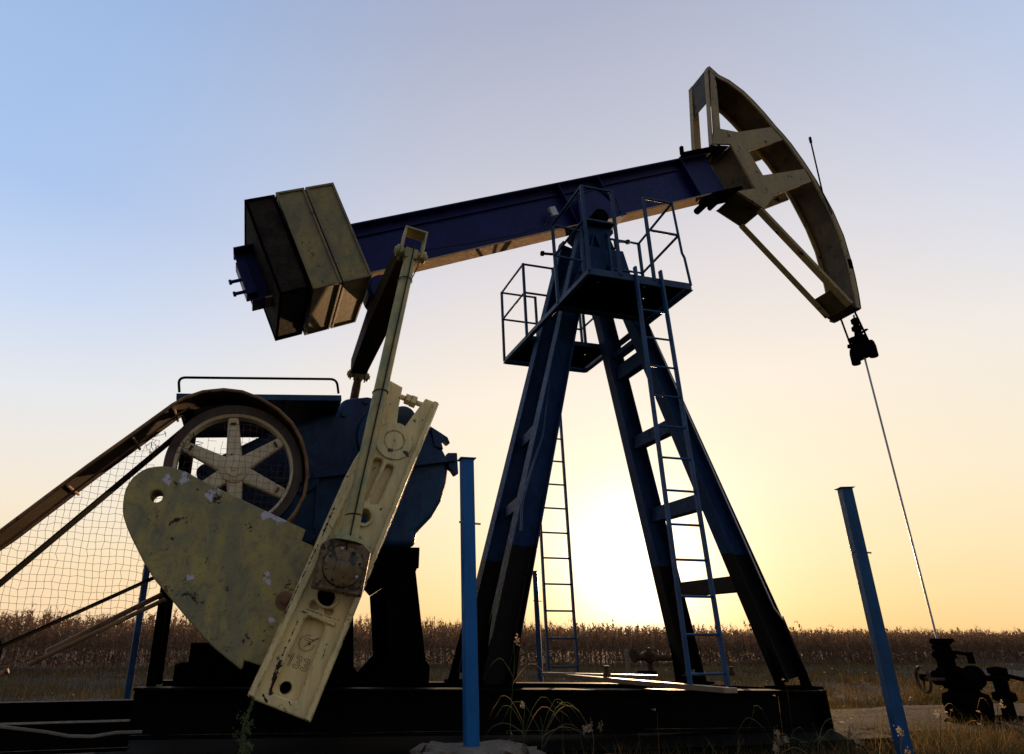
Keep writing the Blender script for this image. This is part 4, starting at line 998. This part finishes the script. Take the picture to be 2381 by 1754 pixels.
vt = thing('pipe_valve', (vx, 12, GZ), 'dark pipe with valve seen behind the far right leg', 'valve')
obj('pipe', MB().tube([(vx-.20,12,-.36),(vx+.75,12,-.38)], .055, 10).lathe((vx+.10,12,-.75), (0,0,1), [(.05,0),(.05,.3),(.11,.32),(.11,.46),(.06,.5),(.04,.56)], 14), M['dark_in'], vt, smooth=True)
obj('valve_wheel', MB().lathe((vx-.26,12,-.33),(1,0,0),[(.13,0),(.13,.04),(.05,.05),(.05,.1)],16), M['dark_in'], vt)
obj('stake', MB().box(vx-.42, vx-.36, 11.97, 12.03, GZ, -.22), M['concrete'], vt, .004)

# ------------------------------------------------------------------ far masts
for px, top, Y, lab in ((100, 1408, 420, 'thin distant lattice mast beyond the corn at far left'), (1219, 1435, 520, 'thin distant mast beyond the corn left of the far ladder'), (1630, 1448, 600, 'thin distant mast seen through the near ladder')):
    b_ = P(px, 1500, Y); hz = P(px, top, Y).z; mm = MB()
    for k_ in range(4):
        dx, dy = ((-1,-1),(1,-1),(1,1),(-1,1))[k_]; mm.beam((b_.x+dx*.9, Y+dy*.9, GZ), (b_.x+dx*.15, Y+dy*.15, hz), .10, .10)
    for i in range(10):
        t = i/10; w_ = .9*(1-t)+.15*t; z = GZ+(hz-GZ)*t; mm.beam((b_.x-w_, Y-w_, z), (b_.x+w_, Y-w_, z+(hz-GZ)*.08), .07, .07)
    mm.beam((b_.x-1.0, Y, hz*.82), (b_.x+1.0, Y, hz*.82), .12, .12)
    tag(obj('radio_mast', mm, M['black']), lab, 'mast', 'distant masts on the horizon')

# ------------------------------------------------------------------ vegetation
class Soup:
    def __init__(s): s.v = []; s.f = []; s.n = 0; s.mi = []
    def ribbon(s, pts, wd, side, mi=0):
        k = len(pts); vs = []
        for i, p in enumerate(pts):
            w = wd[i]; vs += [(p[0]-side[0]*w, p[1]-side[1]*w, p[2]-side[2]*w), (p[0]+side[0]*w, p[1]+side[1]*w, p[2]+side[2]*w)]
        s.v += vs; s.f += [(s.n+2*i, s.n+2*i+1, s.n+2*i+3, s.n+2*i+2) for i in range(k-1)]; s.mi += [mi]*(k-1); s.n += 2*k
    def tri(s, a, b, c, mi=0): s.v += [a, b, c]; s.f.append((s.n, s.n+1, s.n+2)); s.mi.append(mi); s.n += 3
    def make(s, name, mats, parent=None):
        me = bpy.data.meshes.new(name); me.from_pydata(s.v, [], s.f)
        for m_ in mats: me.materials.append(m_)
        me.polygons.foreach_set('material_index', s.mi); o = bpy.data.objects.new(name, me); C.objects.link(o)
        if parent is not None: setpar(o, parent)
        return o
R_ = random.Random(11)
def blade(S, x, y, z, h, w, lean, az, mi=0, seg=3, droop=1.0):
    dx, dy = math.cos(az), math.sin(az); pts = []; wd = []
    for i in range(seg+1):
        t = i/seg; pts.append((x+dx*lean*t*t, y+dy*lean*t*t, z+h*(t-droop*.35*t*t*min(1, lean/h)))); wd.append(w*(1-t)**.7*.5+.0006)
    a2 = R_.uniform(0, math.pi); S.ribbon(pts, wd, (math.cos(a2), math.sin(a2), 0), mi)
def cornplant(S, x, y, h, lod):
    g0 = GZ-.05; lx, ly = R_.gauss(0, .06), R_.gauss(0, .05)
    a2 = R_.uniform(0, math.pi); sd_ = (math.cos(a2), math.sin(a2), 0)
    st = [(x, y, g0), (x+lx*.4, y+ly*.4, g0+h*.5), (x+lx, y+ly, g0+h)]
    S.ribbon(st, [.012, .010, .006], sd_, 0)
    nl = 16 if lod == 0 else 11
    for i in range(nl):
        t = (.10 if lod == 0 else .40)+(.90 if lod == 0 else .60)*(i+R_.random())/nl; bx, by, bz = x+lx*t, y+ly*t, g0+h*t
        az = R_.uniform(0, 2*math.pi); L = R_.uniform(.25, .62)*(1.15-.45*t); up = R_.uniform(.10, .38); dn = R_.uniform(.15, .75)
        dx, dy = math.cos(az), math.sin(az); pts = []; wd = []
        n_ = 4 if lod == 0 else 3
        for k_ in range(n_+1):
            u = k_/n_; pts.append((bx+dx*L*(u*.55+.1*math.sin(u*3)), by+dy*L*u*.55, bz+up*math.sin(u*2.2)*.6-dn*L*u*u*1.2+R_.uniform(-.015,.015))); wd.append((.046 if u < .7 else .020)*(1-u*.75)*R_.uniform(.7,1.3))
        S.ribbon(pts, wd, (-dy*.8, dx*.8, R_.uniform(-.6,.6)), 0)
    if True:   # tassel
        for k_ in range(5 if lod == 0 else 3):
            az = R_.uniform(0, 6.28); l = R_.uniform(.12, .26); sp_ = R_.uniform(.03, .14)
            S.ribbon([(x+lx, y+ly, g0+h-.02), (x+lx+math.cos(az)*sp_*.5, y+ly+math.sin(az)*sp_*.5, g0+h+l*.65), (x+lx+math.cos(az)*sp_*1.5, y+ly+math.sin(az)*sp_*1.5, g0+h+l*.9)], [.004, .006, .002], (.8,.2,0), 1)
    if lod == 0 and R_.random() < .5:
        S.ribbon([(x+lx*.5, y+ly*.5, g0+h*.5), (x+lx*.5+.05, y+ly*.5, g0+h*.58), (x+lx*.5+.06, y, g0+h*.68)], [.025, .035, .01], (1,0,.2), 0)
def topz(x):   # corn is tallest at the left of the view
    t = min(1, max(0, (x+14)/44)); return (1-t)*1.90+t*1.34
S = Soup()
def yedge(x): return 28.3-.05*x
for row in range(16):
    lod = 0 if row < 3 else 1; st = .18 if row < 3 else .26
    x = -19.
    while x < 48:
        yy = yedge(x)+row*.72+R_.gauss(0, .09)
        h = topz(x)*(R_.gauss(.99, .095)+.05*math.sin(x*1.7+row))*(1 if row else .95)
        cornplant(S, x+R_.gauss(0, .04), yy, h, lod); x += st
for row in range(16):   # rows farther back, only their tops can show
    x = -45.
    while x < 110:
        cornplant(S, x, 42+row*4.5+R_.gauss(0, .4), topz(x)*R_.gauss(1.0, .05), 1); x += .9
cf = S.make('corn_field', [M['corn'], M['corn_t']]); cf['kind'] = 'stuff'; cf['label'] = 'field of dry brown standing corn along the horizon'

def scatter(name, n, xr, yr, hr, wr, mats, label, flowers=0, avoid=None, clump=1, mi_p=None):
    S = Soup(); i = 0
    while i < n:
        cx_, cy_ = R_.uniform(*xr), R_.uniform(*yr)
        if avoid and avoid(cx_, cy_): i += 1; continue
        hh = R_.uniform(.55, 1)
        for k_ in range(clump):
            x, y = cx_+R_.gauss(0, .05*clump**.5), cy_+R_.gauss(0, .05*clump**.5); h = R_.uniform(*hr)*hh
            blade(S, x, y, gh(x, y)-.01, h, R_.uniform(*wr), h*R_.uniform(.1, .9), R_.uniform(0, 6.28), R_.choice(mi_p or [0]), 3)
            i += 1
    for _ in range(flowers):
        x, y = R_.uniform(*xr), R_.uniform(*yr)
        if avoid and avoid(x, y): continue
        h = R_.uniform(.25, .55)*hr[1]/.4; z = gh(x, y)+h; blade(S, x, y, gh(x, y), h, .006, .03, 0, 0)
        for k_ in range(5):
            a = R_.uniform(0, 6.28); r = R_.uniform(.006, .016); b_ = R_.uniform(-.02,.02)
            S.tri((x+b_, y, z), (x+b_+r*math.cos(a), y+.01, z+r*math.sin(a)), (x+b_+r*math.cos(a+1.3), y-.01, z+r*math.sin(a+1.3)), len(mats)-1)
    o = S.make(name, mats); o['kind'] = 'stuff'; o['label'] = label; return o
pad = lambda x, y: (-1.2 < x < 6.2 and 5.5 < y < 8.8) or (6.7 < x < 15 and 6.3 < y < 9.05)
mats = [M['drygrass'], M['grass'], M['straw'], M['flower']]
scatter('weeds', 46000, (-14, 34), (21, 29.2), (.10, .34), (.006, .016), mats, 'dry weeds and small white flowers in front of the corn', 260, None, 8, [0,0,0,1,1,2])
scatter('weeds', 42000, (-9, 22), (11, 21), (.10, .38), (.006, .016), mats, 'low dry grass with white flowers behind the pumpjack', 170, None, 8, [0,1,1,0])
scatter('weeds', 26000, (-6, 16), (8.9, 11.5), (.08, .30), (.005, .012), mats, 'grass just behind the concrete pad', 50, pad, 7, [0,1,1])
scatter('grass', 30000, (1.6, 10), (4.9, 6.5), (.10, .52), (.003, .008), mats, 'dark grass and weeds in front of the skid', 6, lambda x, y: pad(x, y) or x < 1.9 and y < 5.2, 7, [0,1,1,1,2])
scatter('grass', 8000, (-4, 1.6), (4.7, 5.6), (.05, .16), (.004, .009), mats, 'dark grass in front of the motor end', 3, lambda x, y: pad(x, y) or (-3.3 < x < -.3 and y > 5), 7, [0,1])
scatter('grass', 7000, (6.3, 11), (6.2, 9.2), (.06, .24), (.004, .009), mats, 'grass round the well slab', 14, lambda x, y: 6.9 < x < 15 and 6.45 < y < 8.9, 7, [1,0,1])

scatter('grass', 5200, (-1.2, 6.4), (5.30, 5.56), (.10, .42), (.003, .007), mats, 'tangled dark grass along the foot of the skid', 0, None, 9, [0,1,1,0,2])
scatter('weeds', 900, (1.9, 8.5), (4.85, 5.5), (.28, .62), (.002, .0045), mats, 'thin dry stems standing in the front grass', 8, None, 3, [2,0,0,1])
scatter('grass', 2600, (6.2, 7.6), (5.6, 8.8), (.12, .40), (.003, .007), mats, 'grass at the right end of the skid', 12, None, 9, [0,1,1,2])
scatter('weeds', 2600, (7.2, 11.8), (6.9, 8.8), (.10, .42), (.003, .007), mats, 'weeds growing through cracks round the wellhead', 16, lambda x, y: False, 8, [0,1,2])
# individual foreground plants
def thinplant(name, base, top, label, cat, kind, hgt=None):
    e = thing(name, base, label, cat); S = Soup(); L = Soup(); bx, by, bz = base; tx, ty, tz = top; n_ = 10; pts = []
    for i in range(n_+1): t = i/n_; pts.append((bx+(tx-bx)*t+.012*math.sin(t*7), by+(ty-by)*t, bz+(tz-bz)*t))
    return e, pts
# goosefoot like green weed in front of the crank foot
q0 = P(548, 1800, 4.3); q1 = P(586, 1628, 4.3)
e, pts = thinplant('green_weed', tuple(q0), tuple(q1), 'tall fresh green weed with seed clusters below the crank end', 'weed', 0)
obj('stem', MB().tube(pts, [.0035]*8+[.002]*3, 5), M['weed'], e)
S = Soup()
for k_ in range(520):
    t = R_.random(); i = min(9, int(t*10)); p = Vector(pts[i]).lerp(Vector(pts[i+1]), t*10-i)
    br = .018*(1-t)+.006; a = R_.uniform(0, 6.28)
    if t < .75 and k_ % 2: 
        s_ = (int(t*6) % 2)*2-1; u = R_.random(); p = p+V(s_*.05*u, 0, .05*u-.01)
    c = p+V(R_.gauss(0, br*.5), R_.gauss(0, br*.5), R_.gauss(0, .008)); r = .0055
    S.tri(tuple(c+V(r*math.cos(a),0,r*math.sin(a))), tuple(c+V(r*math.cos(a+2),r*.4,r*math.sin(a+2))), tuple(c+V(r*math.cos(a+4),0,r*math.sin(a+4))))
S.make('seed_clusters', [M['weed']], e)['kind'] = 'stuff'
for k_, (t, s_, l) in enumerate(((.15,1,.055),(.32,-1,.03),(.45,1,.05),(.62,1,.035),(.55,-1,.025),(.78,1,.02))):
    i = int(t*10); p = Vector(pts[i]); S = Soup()
    S.ribbon([tuple(p), tuple(p+V(s_*l*.5,-.01,.005)), tuple(p+V(s_*l,-.01,-.02)), tuple(p+V(s_*l*1.15,-.01,-.04))], [.001, .012*l/.05, .010*l/.05, .001], (.3,0,.9)); S.make('leaf', [M['weed']], e)
# grasses and dry flower stalks right of the blue post
def stalk(name, px, py, pb, Y, lab, leaves, heads, mat, seed, group=None):
    r = random.Random(seed); a = P(px, pb, Y); b_ = P(px+r.uniform(-8, 8), py, Y)
    e = thing(name, tuple(a), lab, 'grass plant' if mat == 'grass' else 'dry plant', group)
    n_ = 8; pts = [tuple(a.lerp(b_, i/n_)+V(.01*math.sin(i*.9+seed),0,0)) for i in range(n_+1)]
    obj('stem', MB().tube(pts, .0028, 5), M['straw'] if mat != 'grass' else M['weed'], e)
    for k_ in range(leaves):
        S = Soup(); t = r.uniform(.0, .75); p = a.lerp(b_, t); s_ = r.choice((-1, 1)); l = r.uniform(.18, .42); up = r.uniform(.08, .28)
        q = []; w = []
        for i in range(9): u = i/8; q.append((p.x+s_*l*u, p.y+.1*u*r.uniform(-.3,.3), p.z+up*math.sin(u*2.6)-.08*u*u)); w.append(.0036*(1-u)**.6+.0005)
        S.ribbon(q, w, (.2,.5,.8)); S.make('leaf', [M['straw'] if r.random() < .35 else M['weed']], e)
    for k_ in range(heads):
        S = Soup(); c = b_+V(r.gauss(0,.035), r.gauss(0,.02), r.uniform(-.16,.01)*(heads > 1))
        for _ in range(26):
            aa = r.uniform(0, 6.28); rr = .008; o_ = V(r.gauss(0,.009), r.gauss(0,.009), r.gauss(0,.016)); d_ = c+o_
            S.tri(tuple(d_+V(rr*math.cos(aa),0,rr*math.sin(aa))), tuple(d_+V(rr*math.cos(aa+2.2),.004,rr*math.sin(aa+2.2))), tuple(d_+V(rr*math.cos(aa+4),0,rr*math.sin(aa+4))))
        S.make('flower_head', [M['straw'] if k_ % 2 else M['flower']], e)
    return e
stalk('grass_plant', 1222, 1640, 1790, 4.9, 'grass plant with folded straw tip right of the bright blue post', 5, 1, 'grass', 1)
stalk('grass_plant', 1187, 1490, 1790, 5.0, 'single tall thin grass stem crossing the near left leg foot', 2, 1, 'grass', 2)
stalk('grass_plant', 1262, 1665, 1790, 5.0, 'arching long-leaved grass before the skid middle', 9, 0, 'grass', 3)
stalk('dry_plant', 1380, 1668, 1790, 5.1, 'dry curled weed stalk before the skid, left of the near ladder', 2, 3, 'dry', 4)
stalk('dry_plant', 1800, 1690, 1790, 5.0, 'dry flowering weed below the right leg foot', 3, 7, 'dry', 5)
stalk('dry_plant', 1970, 1690, 1790, 4.7, 'dry flowering weed just left of the right blue post', 3, 5, 'dry', 6)
stalk('dry_plant', 2098, 1700, 1790, 4.4, 'thin dry weed in front of the right blue post', 1, 3, 'dry', 7)
stalk('grass_plant', 2190, 1660, 1790, 4.9, 'grass plant with bent leaves in front of the wellhead', 6, 1, 'grass', 8)
stalk('grass_plant', 2320, 1640, 1790, 5.0, 'grass plant at the right edge before the flow line', 6, 1, 'grass', 9)
stalk('grass_plant', 1900, 1700, 1790, 4.8, 'low arching grass between the skid end and right blue post', 7, 0, 'grass', 10)
